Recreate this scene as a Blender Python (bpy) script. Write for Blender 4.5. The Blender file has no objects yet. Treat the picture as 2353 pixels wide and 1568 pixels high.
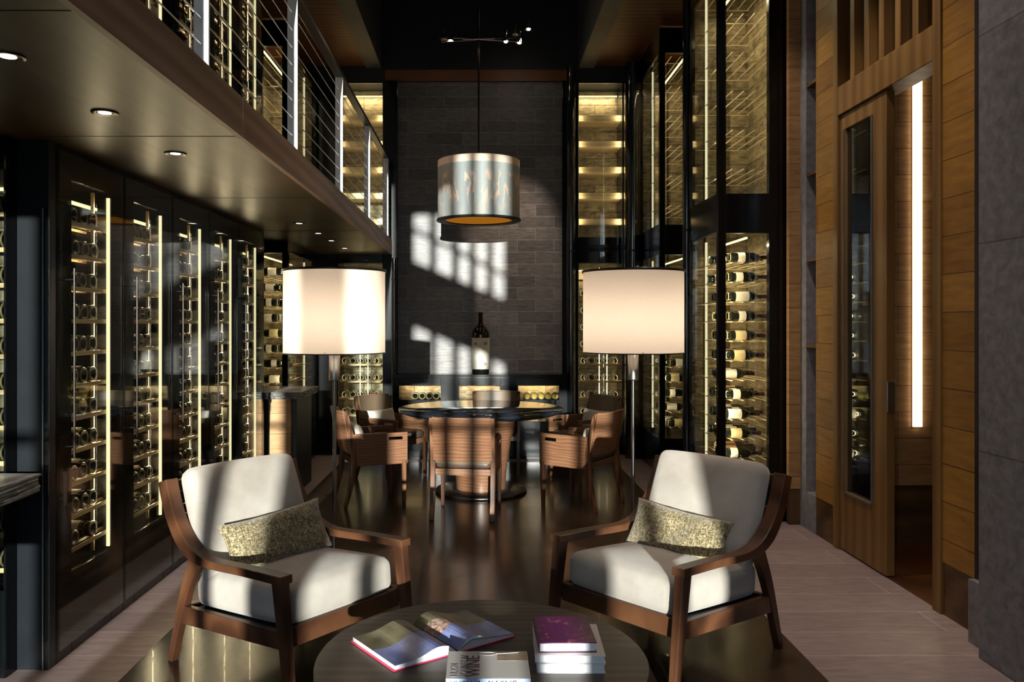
import bpy, bmesh, math, random
from mathutils import Vector, Matrix
random.seed(7)
S = bpy.context.scene
COL = S.collection
PI = math.pi
R = math.radians
F = 1850.0            # focal length in pixels of the 2353 px wide frame
EYE = 1.5

# ------------------------------------------------------------------ materials
def new_mat(name):
    m = bpy.data.materials.new(name); m.use_nodes = True
    nt = m.node_tree; nt.nodes.clear()
    out = nt.nodes.new('ShaderNodeOutputMaterial')
    return m, nt, out

def N(nt, typ, **kw):
    n = nt.nodes.new(typ)
    for k, v in kw.items():
        if k.startswith('i_'):
            key = k[2:].replace('_', ' ')
            n.inputs[key].default_value = v
        else: setattr(n, k, v)
    return n

def ramp(nt, src, stops):
    r = nt.nodes.new('ShaderNodeValToRGB')
    el = r.color_ramp.elements
    el[0].position, el[0].color = stops[0][0], (*stops[0][1], 1)
    el[1].position, el[1].color = stops[-1][0], (*stops[-1][1], 1)
    for p, c in stops[1:-1]:
        e = el.new(p); e.color = (*c, 1)
    nt.links.new(src, r.inputs['Fac'])
    return r.outputs['Color']

def coords(nt, kind='Object', scale=(1, 1, 1), rot=(0, 0, 0)):
    tc = nt.nodes.new('ShaderNodeTexCoord'); mp = nt.nodes.new('ShaderNodeMapping')
    mp.inputs['Scale'].default_value = scale; mp.inputs['Rotation'].default_value = rot
    nt.links.new(tc.outputs[kind], mp.inputs['Vector'])
    return mp.outputs['Vector']

def bsdf(nt, out, color=None, rough=.5, metal=0, spec=.5, coat=0):
    b = nt.nodes.new('ShaderNodeBsdfPrincipled')
    if color is not None:
        if isinstance(color, tuple): b.inputs['Base Color'].default_value = (*color, 1)
        else: nt.links.new(color, b.inputs['Base Color'])
    b.inputs['Roughness'].default_value = rough
    b.inputs['Metallic'].default_value = metal
    b.inputs['Specular IOR Level'].default_value = spec
    b.inputs['Coat Weight'].default_value = coat
    nt.links.new(b.outputs[0], out.inputs['Surface'])
    return b

def bump(nt, b, src, strength=.2, dist=.01):
    n = nt.nodes.new('ShaderNodeBump'); n.inputs['Strength'].default_value = strength
    n.inputs['Distance'].default_value = dist
    nt.links.new(src, n.inputs['Height']); nt.links.new(n.outputs[0], b.inputs['Normal'])

def plain(name, color, rough=.5, metal=0, spec=.5, coat=0, var=.12, scale=8):
    m, nt, out = new_mat(name)
    no = N(nt, 'ShaderNodeTexNoise', i_Scale=scale, i_Detail=4.0)
    nt.links.new(coords(nt), no.inputs['Vector'])
    lo = tuple(c*(1-var) for c in color); hi = tuple(min(1, c*(1+var)) for c in color)
    c = ramp(nt, no.outputs['Fac'], [(.3, lo), (.7, hi)])
    bsdf(nt, out, c, rough, metal, spec, coat)
    return m

def wood(name, lo, mid, hi, scale=(2, 2, 22), rough=.42, coat=.0, spec=.4, fine=1.0):
    m, nt, out = new_mat(name)
    v = coords(nt, scale=scale)
    n1 = N(nt, 'ShaderNodeTexNoise', i_Scale=1.6*fine, i_Detail=6.0, i_Distortion=.7)
    nt.links.new(v, n1.inputs['Vector'])
    w = N(nt, 'ShaderNodeTexWave', i_Scale=.55*fine, i_Distortion=5.0, i_Detail=3.0)
    w.wave_type = 'RINGS'; nt.links.new(v, w.inputs['Vector'])
    mx = N(nt, 'ShaderNodeMix'); mx.inputs[0].default_value = .35
    nt.links.new(n1.outputs['Fac'], mx.inputs[2]); nt.links.new(w.outputs['Fac'], mx.inputs[3])
    c = ramp(nt, mx.outputs[0], [(.25, lo), (.5, mid), (.75, hi)])
    b = bsdf(nt, out, c, rough, 0, spec, coat)
    bump(nt, b, mx.outputs[0], .06, .002)
    return m

def brick_mat(name, axes, bw, bh, c1, c2, mortar, msize=.004, offset=.5, rough=.6, spec=.3,
              grain=(1.2, 9, 1), gstr=.5, glo=.6, ghi=1.25, bstr=.25, rot=0, origin=(0, 0), coat=0, nscale=3.0):
    """planks, blocks or tiles laid on the plane of the two world axes named in 'axes'"""
    m, nt, out = new_mat(name)
    tc = nt.nodes.new('ShaderNodeTexCoord'); sp = nt.nodes.new('ShaderNodeSeparateXYZ')
    nt.links.new(tc.outputs['Object'], sp.inputs[0])
    cb = nt.nodes.new('ShaderNodeCombineXYZ')
    nt.links.new(sp.outputs['XYZ'.index(axes[0])], cb.inputs[0])
    nt.links.new(sp.outputs['XYZ'.index(axes[1])], cb.inputs[1])
    mp = nt.nodes.new('ShaderNodeMapping'); mp.inputs['Rotation'].default_value = (0, 0, rot)
    mp.inputs['Location'].default_value = (origin[0], origin[1], 0)
    nt.links.new(cb.outputs[0], mp.inputs['Vector'])
    br = N(nt, 'ShaderNodeTexBrick', offset=offset)
    br.inputs['Color1'].default_value = (*c1, 1); br.inputs['Color2'].default_value = (*c2, 1)
    br.inputs['Mortar'].default_value = (*mortar, 1); br.inputs['Scale'].default_value = 1
    br.inputs['Mortar Size'].default_value = msize; br.inputs['Brick Width'].default_value = bw
    br.inputs['Row Height'].default_value = bh; br.inputs['Bias'].default_value = 0
    nt.links.new(mp.outputs[0], br.inputs['Vector'])
    mg = nt.nodes.new('ShaderNodeMapping'); mg.inputs['Scale'].default_value = grain
    nt.links.new(mp.outputs[0], mg.inputs['Vector'])
    no = N(nt, 'ShaderNodeTexNoise', i_Scale=nscale, i_Detail=7.0, i_Roughness=.65, i_Distortion=.4)
    nt.links.new(mg.outputs[0], no.inputs['Vector'])
    g = ramp(nt, no.outputs['Fac'], [(.25, (glo,)*3), (.75, (ghi,)*3)])
    mx = N(nt, 'ShaderNodeMix', data_type='RGBA', blend_type='MULTIPLY'); mx.inputs[0].default_value = 1
    nt.links.new(br.outputs['Color'], mx.inputs[6]); nt.links.new(g, mx.inputs[7])
    b = bsdf(nt, out, mx.outputs[2], rough, 0, spec, coat)
    ad = N(nt, 'ShaderNodeMath', operation='MULTIPLY_ADD'); ad.inputs[1].default_value = -gstr
    nt.links.new(br.outputs['Fac'], ad.inputs[0]); nt.links.new(no.outputs['Fac'], ad.inputs[2])
    bump(nt, b, ad.outputs[0], bstr, .006)
    return m

def emit(name, color, strength):
    m, nt, out = new_mat(name)
    e = N(nt, 'ShaderNodeEmission'); e.inputs['Color'].default_value = (*color, 1)
    e.inputs['Strength'].default_value = strength
    nt.links.new(e.outputs[0], out.inputs['Surface'])
    return m

def glass_pane(name, tint=(1, 1, 1), refl=1.0, ior=1.5):
    m, nt, out = new_mat(name)
    t = N(nt, 'ShaderNodeBsdfTransparent'); t.inputs['Color'].default_value = (*tint, 1)
    g = N(nt, 'ShaderNodeBsdfGlossy'); g.inputs['Roughness'].default_value = .02
    g.inputs['Color'].default_value = (refl, refl, refl, 1)
    fr = N(nt, 'ShaderNodeFresnel'); ge = N(nt, 'ShaderNodeNewGeometry')
    io = N(nt, 'ShaderNodeMapRange'); io.inputs['To Min'].default_value = ior; io.inputs['To Max'].default_value = 1/ior
    nt.links.new(ge.outputs['Backfacing'], io.inputs['Value']); nt.links.new(io.outputs[0], fr.inputs['IOR'])
    mx = N(nt, 'ShaderNodeMixShader')
    nt.links.new(fr.outputs[0], mx.inputs[0]); nt.links.new(t.outputs[0], mx.inputs[1])
    nt.links.new(g.outputs[0], mx.inputs[2]); nt.links.new(mx.outputs[0], out.inputs['Surface'])
    return m

def fabric(name, lo, hi, scale=5, weave=160, rough=.9, sheen=.3, bstr=.12, stretch=(1, 1, 1), stops=None):
    m, nt, out = new_mat(name)
    v = coords(nt, scale=stretch)
    no = N(nt, 'ShaderNodeTexNoise', i_Scale=scale, i_Detail=5.0, i_Roughness=.6)
    nt.links.new(v, no.inputs['Vector'])
    c = ramp(nt, no.outputs['Fac'], stops or [(.3, lo), (.7, hi)])
    b = bsdf(nt, out, c, rough, 0, .2)
    b.inputs['Sheen Weight'].default_value = sheen
    n2 = N(nt, 'ShaderNodeTexNoise', i_Scale=weave, i_Detail=2.0)
    nt.links.new(coords(nt), n2.inputs['Vector'])
    bump(nt, b, n2.outputs['Fac'], bstr, .003)
    return m

def shade_mat(name, col, trans=.55, band=None, glow=0.0):
    m, nt, out = new_mat(name)
    d = N(nt, 'ShaderNodeBsdfDiffuse'); t = N(nt, 'ShaderNodeBsdfTranslucent')
    if band is None:
        no = N(nt, 'ShaderNodeTexNoise', i_Scale=60.0); nt.links.new(coords(nt, scale=(1, 1, 6)), no.inputs['Vector'])
        c = ramp(nt, no.outputs['Fac'], [(.3, tuple(x*.96 for x in col)), (.7, col)])
    else: c = band(nt)
    nt.links.new(c, d.inputs['Color']); nt.links.new(c, t.inputs['Color'])
    mx = N(nt, 'ShaderNodeMixShader'); mx.inputs[0].default_value = trans
    nt.links.new(d.outputs[0], mx.inputs[1]); nt.links.new(t.outputs[0], mx.inputs[2])
    nt.links.new(mx.outputs[0], out.inputs['Surface'])
    return m

def dining_wood():
    m, nt, out = new_mat('walnut_dining')
    v = coords(nt, scale=(.45, .45, 1))
    w = N(nt, 'ShaderNodeTexWave', i_Scale=13.0, i_Distortion=11.0, i_Detail=2.0)
    w.wave_type = 'BANDS'; w.bands_direction = 'Z'; w.inputs['Detail Scale'].default_value = .35
    nt.links.new(v, w.inputs['Vector'])
    n1 = N(nt, 'ShaderNodeTexNoise', i_Scale=5.0, i_Detail=5.0, i_Distortion=.6); nt.links.new(coords(nt, scale=(1, 1, 16)), n1.inputs['Vector'])
    mx = N(nt, 'ShaderNodeMix'); mx.inputs[0].default_value = .68
    nt.links.new(w.outputs['Fac'], mx.inputs[2]); nt.links.new(n1.outputs['Fac'], mx.inputs[3])
    c = ramp(nt, mx.outputs[0], [(.15, (.13, .056, .028)), (.5, (.20, .095, .05)), (.85, (.28, .145, .082))])
    bsdf(nt, out, c, .3, 0, .45, .1)
    return m
M = {}
M['black'] = plain('black_steel', (.004, .005, .006), .14, 0, .38, 0)
M['blackgloss'] = plain('polished_black_steel', (.01, .012, .015), .09, 0, 1.0)
M['blackmatte'] = plain('black_matte', (.008, .008, .009), .5)
M['charcoal'] = plain('charcoal_panel', (.008, .011, .014), .26, 0, .5)
M['steel'] = plain('brushed_steel', (.55, .55, .55), .28, 1)
M['chrome'] = plain('chrome', (.75, .75, .75), .08, 1)
M['darkmetal'] = plain('dark_bronze_metal', (.06, .05, .045), .3, .9)
M['brass'] = plain('brass_metal', (.62, .47, .24), .3, 1)
M['palebrass'] = plain('pale_brass_rod', (.72, .60, .36), .35, .3)
M['strip_reflection'] = plain('strip_reflection_brass', (.30, .21, .09), .55)
M['postwhite'] = plain('pale_painted_steel', (.85, .87, .9), .3, 0)
M['walnut'] = wood('walnut_frame', (.030, .012, .006), (.070, .027, .013), (.125, .053, .024), (3, 3, 3), .38, 0)
M['walnut_dining'] = dining_wood()
M['walnut_leg'] = wood('walnut_leg', (.05, .02, .01), (.13, .055, .026), (.22, .105, .05), (14, 14, 2), .35)
M['tabletop'] = wood('dark_oak_tabletop', (.035, .026, .018), (.06, .045, .031), (.085, .064, .046), (1.2, 14, 6), .42)
M['tablestone'] = plain('polished_dark_tabletop', (.016, .020, .028), .07, 0, .6)
M['oakwall_s'] = brick_mat('oak_boards_side', 'YZ', .95, .195, (.42, .215, .042), (.27, .125, .024), (.08, .038, .010), .0025, .37, .5, .3, (1.3, 9, 1))
M['oakwall_f'] = brick_mat('oak_boards_front', 'XZ', 1.1, .18, (.50, .29, .13), (.40, .22, .095), (.12, .06, .025), .002, .41, .5, .3, (1.6, 10, 1))
M['oakframe'] = wood('oak_joinery', (.15, .072, .018), (.21, .105, .028), (.27, .145, .042), (5, 5, .6), .45)
M['oakbase'] = wood('dark_oak_base', (.06, .03, .012), (.10, .05, .02), (.14, .075, .03), (2, 2, 12), .45)
M['redfloor'] = wood('red_brown_floor', (.05, .016, .004), (.09, .028, .006), (.13, .045, .012), (6, 1, 1), .3)
M['travertine'] = brick_mat('travertine_floor', 'XY', 1.45, .28, (.40, .305, .29), (.33, .25, .245), (.50, .42, .40), .0045, .43, .42, .4,
                            (1.4, 6, 1), .1, .70, 1.20, .06, nscale=5)
M['darkfloor'] = brick_mat('dark_leather_floor', 'XY', .82, .82, (.024, .014, .010), (.080, .048, .030), (.01, .007, .005), .003, 0, .22, .5,
                           (2, 5, 1), .05, .65, 1.25, .004, rot=R(45), origin=(.2, .1), coat=.08)
M['stoneblocks'] = brick_mat('dark_stone_blocks', 'XZ', .42, .137, (.135, .122, .120), (.075, .068, .070), (.21, .19, .18), .003, .5, .42, .5,
                             (1.6, 7, 1), .4, .45, 1.5, .35, nscale=6)
M['pier'] = brick_mat('grey_stone_pier', 'YZ', 2.6, .93, (.21, .205, .225), (.18, .178, .198), (.11, .11, .12), .004, .3, .7, .3,
                      (1, 1, 1), .2, .6, 1.4, .2, nscale=18)
M['greyplaster'] = plain('grey_plaster', (.22, .21, .24), .8, var=.25, scale=20)
M['goldstone'] = brick_mat('cellar_back_stone', 'XZ', .5, .16, (.30, .245, .145), (.18, .145, .085), (.10, .08, .05), .004, .5, .7, .3,
                           (1.5, 4, 1), .5, .15, 1.9, .6, nscale=7)
M['goldstone_s'] = brick_mat('cellar_side_stone', 'YZ', .5, .16, (.30, .245, .145), (.18, .145, .085), (.10, .08, .05), .004, .5, .7, .3,
                             (1.5, 4, 1), .5, .15, 1.9, .6, nscale=7)
M['shelfwood'] = wood('cellar_shelf_wood', (.30, .20, .09), (.44, .31, .15), (.55, .40, .20), (1.5, 8, 8), .5)
M['palewood'] = wood('pale_shelf_board', (.50, .38, .20), (.62, .48, .27), (.72, .58, .34), (1.5, 8, 8), .5)
M['soffit'] = wood('bronze_stained_soffit', (.040, .020, .006), (.064, .035, .011), (.095, .056, .019), (10, 1.0, 3), .38, 0, .2)
M['fascia'] = wood('oak_fascia', (.24, .14, .095), (.34, .205, .14), (.43, .27, .19), (6, .8, 7), .5)
M['ceilwood'] = wood('red_brown_ceiling', (.10, .034, .012), (.15, .052, .018), (.20, .076, .03), (1, 7, 1), .4)
M['greybeam'] = plain('grey_painted_beam', (.10, .105, .115), .5)
M['led'] = emit('warm_led', (1.0, .86, .50), 1.6)
M['led_soft'] = emit('warm_led_soft', (1.0, .78, .45), 5)
M['sun_streak_glow'] = emit('sun_streak_emission', (1.0, .80, .56), 5)  # glow standing in for sunlight on the passage boards
M['spot'] = emit('spot_bulb', (1.0, .85, .62), 60)
M['downlight'] = emit('downlight_lens', (1.0, .88, .74), 5)
M['glass'] = glass_pane('clear_glass', (.93, .96, .95), .9)
M['glass_door'] = glass_pane('coated_door_glass', (.45, .48, .5), 1.0, 2.3)
M['bottle'] = plain('dark_bottle_glass', (.006, .008, .005), .07, 0, .8, .3)
M['heel_glow'] = plain('bottle_heel_glow', (.16, .13, .06), .12, 0, .8)  # lighter heel: LED glow in the base glass is put into the colour
M['bottle_gold'] = plain('golden_bottle_glass', (.45, .32, .06), .12, 0, .8)
M['foil'] = plain('dark_foil', (.05, .012, .014), .3, .6)
M['label'] = plain('paper_label', (.80, .76, .66), .7)
M['label_yellow'] = plain('ivory_label', (.66, .55, .30), .7)
M['label_red'] = plain('red_label', (.42, .09, .06), .6)
M['velvet'] = fabric('taupe_velvet', (.34, .295, .25), (.49, .45, .405), 3.6, 140, .85, .35, .1)
M['leather'] = plain('taupe_leather', (.16, .115, .075), .35, 0, .5, 0, .12, 5)
M['leather_dark'] = plain('brown_leather', (.085, .06, .045), .32, 0, .5, 0, .12, 5)
M['cream'] = fabric('cream_cushion', (.62, .56, .47), (.70, .64, .55), 6, 200)
M['stonetop_sunlit'] = plain('sunlit_marble_top', (.46, .43, .41), .3, 0, .5, 0, .3, 9)  # sunlight on the counter tops is put into this pale colour
M['paper'] = plain('book_pages', (.78, .78, .80), .7, var=.05)
M['pink'] = plain('pink_book_cover', (.75, .05, .13), .35)
M['whitecover'] = plain('white_book_cover', (.82, .79, .76), .4, var=.03)
M['bluecover'] = plain('pale_blue_spine', (.42, .50, .75), .4, var=.1)
M['greycover'] = plain('pale_grey_book_cover', (.62, .63, .68), .4)
M['purpleedge'] = plain('purple_binding', (.10, .01, .085), .4)
M['ink'] = plain('dark_ink', (.03, .03, .05), .5)
M['inkred'] = plain('plum_ink', (.16, .04, .07), .5)
M['inkgrey'] = plain('pale_ink', (.40, .36, .37), .5)
M['tanpaper'] = plain('tan_cover_picture', (.45, .34, .25), .6, var=.25, scale=25)
M['shadeglow'] = shade_mat('linen_lampshade', (.94, .86, .77), .55)

# rough-cut dark marble edge
def rough_marble():
    m, nt, out = new_mat('rough_cut_marble')
    no = N(nt, 'ShaderNodeTexNoise', i_Scale=14.0, i_Detail=8.0, i_Roughness=.7, i_Distortion=1.2)
    nt.links.new(coords(nt), no.inputs['Vector'])
    c = ramp(nt, no.outputs['Fac'], [(.35, (.09, .09, .085)), (.55, (.20, .195, .18)), (.72, (.50, .49, .47))])
    b = bsdf(nt, out, c, .38, 0, .5); bump(nt, b, no.outputs['Fac'], .6, .02)
    return m
M['marble_edge'] = rough_marble()

def olive():
    m, nt, out = new_mat('olive_chenille')
    a = N(nt, 'ShaderNodeTexNoise', i_Scale=1.0, i_Detail=3.0); nt.links.new(coords(nt, scale=(60, 60, 260)), a.inputs['Vector'])
    b_ = N(nt, 'ShaderNodeTexNoise', i_Scale=1.0, i_Detail=3.0); nt.links.new(coords(nt, scale=(260, 60, 40)), b_.inputs['Vector'])
    mx = N(nt, 'ShaderNodeMix'); mx.inputs[0].default_value = .5
    nt.links.new(a.outputs['Fac'], mx.inputs[2]); nt.links.new(b_.outputs['Fac'], mx.inputs[3])
    c = ramp(nt, mx.outputs[0], [(.36, (.04, .03, .012)), (.48, (.17, .13, .06)), (.62, (.48, .41, .26))])
    b = bsdf(nt, out, c, .75, 0, .3); b.inputs['Sheen Weight'].default_value = .4
    bump(nt, b, mx.outputs[0], .5, .004)
    return m
M['olive'] = olive()

def purple():
    m, nt, out = new_mat('purple_patterned_cover')
    no = N(nt, 'ShaderNodeTexNoise', i_Scale=26.0, i_Detail=6.0, i_Distortion=1.5)
    nt.links.new(coords(nt), no.inputs['Vector'])
    c = ramp(nt, no.outputs['Fac'], [(.45, (.11, .004, .10)), (.60, (.16, .012, .12)), (.68, (.42, .13, .13))])
    bsdf(nt, out, c, .3, 0, .5)
    return m
M['purple'] = purple()

def page_picture():
    # an open spread: dark olive hillside above, a rounded pink stone shape, blue water below
    m, nt, out = new_mat('printed_spread')
    tc = nt.nodes.new('ShaderNodeTexCoord'); sp = nt.nodes.new('ShaderNodeSeparateXYZ')
    nt.links.new(tc.outputs['Object'], sp.inputs[0])
    no = N(nt, 'ShaderNodeTexNoise', i_Scale=14.0, i_Detail=5.0); nt.links.new(tc.outputs['Object'], no.inputs['Vector'])
    no2 = N(nt, 'ShaderNodeTexNoise', i_Scale=70.0, i_Detail=4.0); nt.links.new(tc.outputs['Object'], no2.inputs['Vector'])
    hill = ramp(nt, no.outputs['Fac'], [(.3, (.035, .035, .015)), (.7, (.17, .16, .07))])
    water = ramp(nt, no.outputs['Fac'], [(.3, (.10, .14, .42)), (.7, (.30, .36, .72))])
    rock = ramp(nt, no2.outputs['Fac'], [(.35, (.20, .10, .07)), (.65, (.72, .50, .42))])
    edge = N(nt, 'ShaderNodeMath', operation='MULTIPLY_ADD'); edge.inputs[1].default_value = .06; 
    nt.links.new(no.outputs['Fac'], edge.inputs[0]); nt.links.new(sp.outputs[1], edge.inputs[2])
    st = N(nt, 'ShaderNodeMath', operation='GREATER_THAN'); st.inputs[1].default_value = .035
    nt.links.new(edge.outputs[0], st.inputs[0])
    mx = N(nt, 'ShaderNodeMix', data_type='RGBA'); nt.links.new(st.outputs[0], mx.inputs[0])
    nt.links.new(water, mx.inputs[6]); nt.links.new(hill, mx.inputs[7])
    vm = N(nt, 'ShaderNodeVectorMath', operation='DISTANCE'); vm.inputs[1].default_value = (.035, .03, .02)
    nt.links.new(tc.outputs['Object'], vm.inputs[0])
    lt = N(nt, 'ShaderNodeMath', operation='LESS_THAN'); lt.inputs[1].default_value = .052
    nt.links.new(vm.outputs['Value'], lt.inputs[0])
    m2 = N(nt, 'ShaderNodeMix', data_type='RGBA'); nt.links.new(lt.outputs[0], m2.inputs[0])
    nt.links.new(mx.outputs[2], m2.inputs[6]); nt.links.new(rock, m2.inputs[7])
    bsdf(nt, out, m2.outputs[2], .3, 0, .5)
    return m
M['spread'] = page_picture()

def pendant_band(nt):
    tc = nt.nodes.new('ShaderNodeTexCoord'); sp = nt.nodes.new('ShaderNodeSeparateXYZ')
    nt.links.new(tc.outputs['Object'], sp.inputs[0])
    n1 = N(nt, 'ShaderNodeTexNoise', i_Scale=5.5, i_Detail=4.0, i_Roughness=.6)
    mp = nt.nodes.new('ShaderNodeMapping'); mp.inputs['Scale'].default_value = (1, 1, .25)
    nt.links.new(tc.outputs['Object'], mp.inputs['Vector']); nt.links.new(mp.outputs[0], n1.inputs['Vector'])
    # ridge line of the printed mountains: height + noise
    ad = N(nt, 'ShaderNodeMath', operation='MULTIPLY_ADD'); ad.inputs[1].default_value = -1.15
    nt.links.new(n1.outputs['Fac'], ad.inputs[0]); nt.links.new(sp.outputs[2], ad.inputs[2])
    mist = ramp(nt, n1.outputs['Fac'], [(.3, (.34, .375, .385)), (.7, (.46, .49, .475))])
    n2 = N(nt, 'ShaderNodeTexNoise', i_Scale=9.0, i_Detail=5.0)
    mp2 = nt.nodes.new('ShaderNodeMapping'); mp2.inputs['Scale'].default_value = (1.3, 1.3, .5)
    nt.links.new(tc.outputs['Object'], mp2.inputs['Vector']); nt.links.new(mp2.outputs[0], n2.inputs['Vector'])
    fl = ramp(nt, n2.outputs['Fac'], [(.49, (0, 0, 0)), (.52, (1, 1, 1)), (.56, (1, 1, 1)), (.58, (0, 0, 0))])
    rg = ramp(nt, ad.outputs[0], [(0.0, (0, 0, 0)), (.5, (0, 0, 0))])
    up = ramp(nt, sp.outputs[2], [(.10, (.2, .2, .2)), (.20, (1, 1, 1)), (.36, (1, 1, 1)), (.40, (0, 0, 0))])
    mu = N(nt, 'ShaderNodeMix', data_type='RGBA', blend_type='MULTIPLY'); mu.inputs[0].default_value = 1
    nt.links.new(fl, mu.inputs[6]); nt.links.new(up, mu.inputs[7])
    mx = N(nt, 'ShaderNodeMix', data_type='RGBA'); nt.links.new(mu.outputs[2], mx.inputs[0])
    nt.links.new(mist, mx.inputs[6]); mx.inputs[7].default_value = (.80, .60, .47, 1)
    top = ramp(nt, sp.outputs[2], [(.455, (0, 0, 0)), (.46, (1, 1, 1))])
    m3 = N(nt, 'ShaderNodeMix', data_type='RGBA'); nt.links.new(top, m3.inputs[0])
    nt.links.new(mx.outputs[2], m3.inputs[6]); m3.inputs[7].default_value = (.86, .68, .56, 1)
    return m3.outputs[2]
M['pendantshade'] = shade_mat('printed_pendant_shade', (.5, .5, .5), .35, pendant_band)
M['amber'] = emit('amber_diffuser', (.42, .15, .012), .75)

# ------------------------------------------------------------------ mesh helpers
class MB:
    def __init__(s): s.v = []; s.f = []; s.m = []; s.sm = []
    def add(s, vs, fs, mi=0, smooth=False):
        o = len(s.v); s.v += [tuple(v) for v in vs]
        for f in fs: s.f.append(tuple(i+o for i in f)); s.m.append(mi); s.sm.append(smooth)
    def box(s, x0, x1, y0, y1, z0, z1, mi=0):
        vs = [(x0,y0,z0),(x1,y0,z0),(x1,y1,z0),(x0,y1,z0),(x0,y0,z1),(x1,y0,z1),(x1,y1,z1),(x0,y1,z1)]
        s.add(vs, [(0,3,2,1),(4,5,6,7),(0,1,5,4),(1,2,6,5),(2,3,7,6),(3,0,4,7)], mi)
        return s
    def tube(s, pts, r, n=10, mi=0, r2=None, caps=True):
        pts = [Vector(p) for p in pts]; k = len(pts)
        rings = []
        for i, p in enumerate(pts):
            d = (pts[min(i+1, k-1)] - pts[max(i-1, 0)]).normalized()
            a = Vector((0, 0, 1)) if abs(d.z) < .9 else Vector((1, 0, 0))
            u = d.cross(a).normalized(); w = d.cross(u)
            rr = r if r2 is None else r + (r2-r)*i/(k-1)
            rings.append([p + (u*math.cos(2*PI*j/n) + w*math.sin(2*PI*j/n))*rr for j in range(n)])
        vs = [q for rg in rings for q in rg]; fs = []
        for i in range(k-1):
            for j in range(n):
                fs.append((i*n+j, i*n+(j+1) % n, (i+1)*n+(j+1) % n, (i+1)*n+j))
        s.add(vs, fs, mi, True)
        if caps:
            s.add(rings[0], [tuple(range(n))[::1]], mi); s.add(rings[-1], [tuple(range(n))[::-1]], mi)
        return s
    def lathe(s, prof, n=32, mi=0, mids=None, c=(0, 0, 0)):
        vs = []
        for r, z in prof:
            for j in range(n):
                a = 2*PI*j/n; vs.append((c[0]+r*math.cos(a), c[1]+r*math.sin(a), c[2]+z))
        o = len(s.v); s.v += vs
        for i in range(len(prof)-1):
            for j in range(n):
                s.f.append((o+i*n+j, o+i*n+(j+1) % n, o+(i+1)*n+(j+1) % n, o+(i+1)*n+j))
                s.m.append(mids[i] if mids else mi); s.sm.append(True)
        return s
    def prism(s, outline, x0, x1, axis='x', mi=0):
        n = len(outline)
        def P(a, b, t):
            return {'x': (t, a, b), 'y': (a, t, b), 'z': (a, b, t)}[axis]
        vs = [P(a, b, x0) for a, b in outline] + [P(a, b, x1) for a, b in outline]
        fs = [tuple(range(n))[::-1], tuple(range(n, 2*n))]
        for i in range(n): fs.append((i, (i+1) % n, n+(i+1) % n, n+i))
        s.add(vs, fs, mi); return s
    def hexa(s, b, t, mi=0):
        s.add(list(b)+list(t), [(0,3,2,1),(4,5,6,7),(0,1,5,4),(1,2,6,5),(2,3,7,6),(3,0,4,7)], mi); return s
    def quad(s, a, b, c, d, mi=0): s.add([a, b, c, d], [(0, 1, 2, 3)], mi); return s
    def build(s, name, mats, parent=None, bevel=0, seg=2, recalc=True, origin=None):
        me = bpy.data.meshes.new(name)
        vs = s.v
        if origin is not None: vs = [(v[0]-origin[0], v[1]-origin[1], v[2]-origin[2]) for v in vs]
        me.from_pydata(vs, [], s.f)
        if not isinstance(mats, (list, tuple)): mats = [mats]
        for m in mats: me.materials.append(m)
        me.polygons.foreach_set('material_index', s.m)
        me.polygons.foreach_set('use_smooth', s.sm)
        if recalc:
            bm = bmesh.new(); bm.from_mesh(me); bmesh.ops.recalc_face_normals(bm, faces=bm.faces); bm.to_mesh(me); bm.free()
        me.update()
        o = bpy.data.objects.new(name, me); COL.objects.link(o)
        if origin is not None: o.location = origin
        if parent: o.parent = parent
        if bevel:
            b = o.modifiers.new('bevel', 'BEVEL'); b.width = bevel; b.segments = seg; b.limit_method = 'ANGLE'; b.angle_limit = R(35)
            b.harden_normals = False
        return o

def box(x0, x1, y0, y1, z0, z1, mi=0): return MB().box(x0, x1, y0, y1, z0, z1, mi)

def thing(name, label, cat, loc=(0, 0, 0), rz=0, group=None):
    o = bpy.data.objects.new(name, None); COL.objects.link(o)
    o.empty_display_size = .05
    o.location = loc; o.rotation_euler = (0, 0, rz)
    o['label'] = label; o['category'] = cat
    if group: o['group'] = group
    return o
def tag(o, label, cat, group=None, kind=None):
    o['label'] = label; o['category'] = cat
    if group: o['group'] = group
    if kind: o['kind'] = kind
    return o
def struct(name, mb, mats, bevel=0):
    o = mb.build(name, mats, None, bevel); o['kind'] = 'structure'; return o
def copy_tree(o, parent=None):
    c = o.copy(); COL.objects.link(c); c.parent = parent
    for ch in list(o.children): copy_tree(ch, c)
    return c

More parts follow.
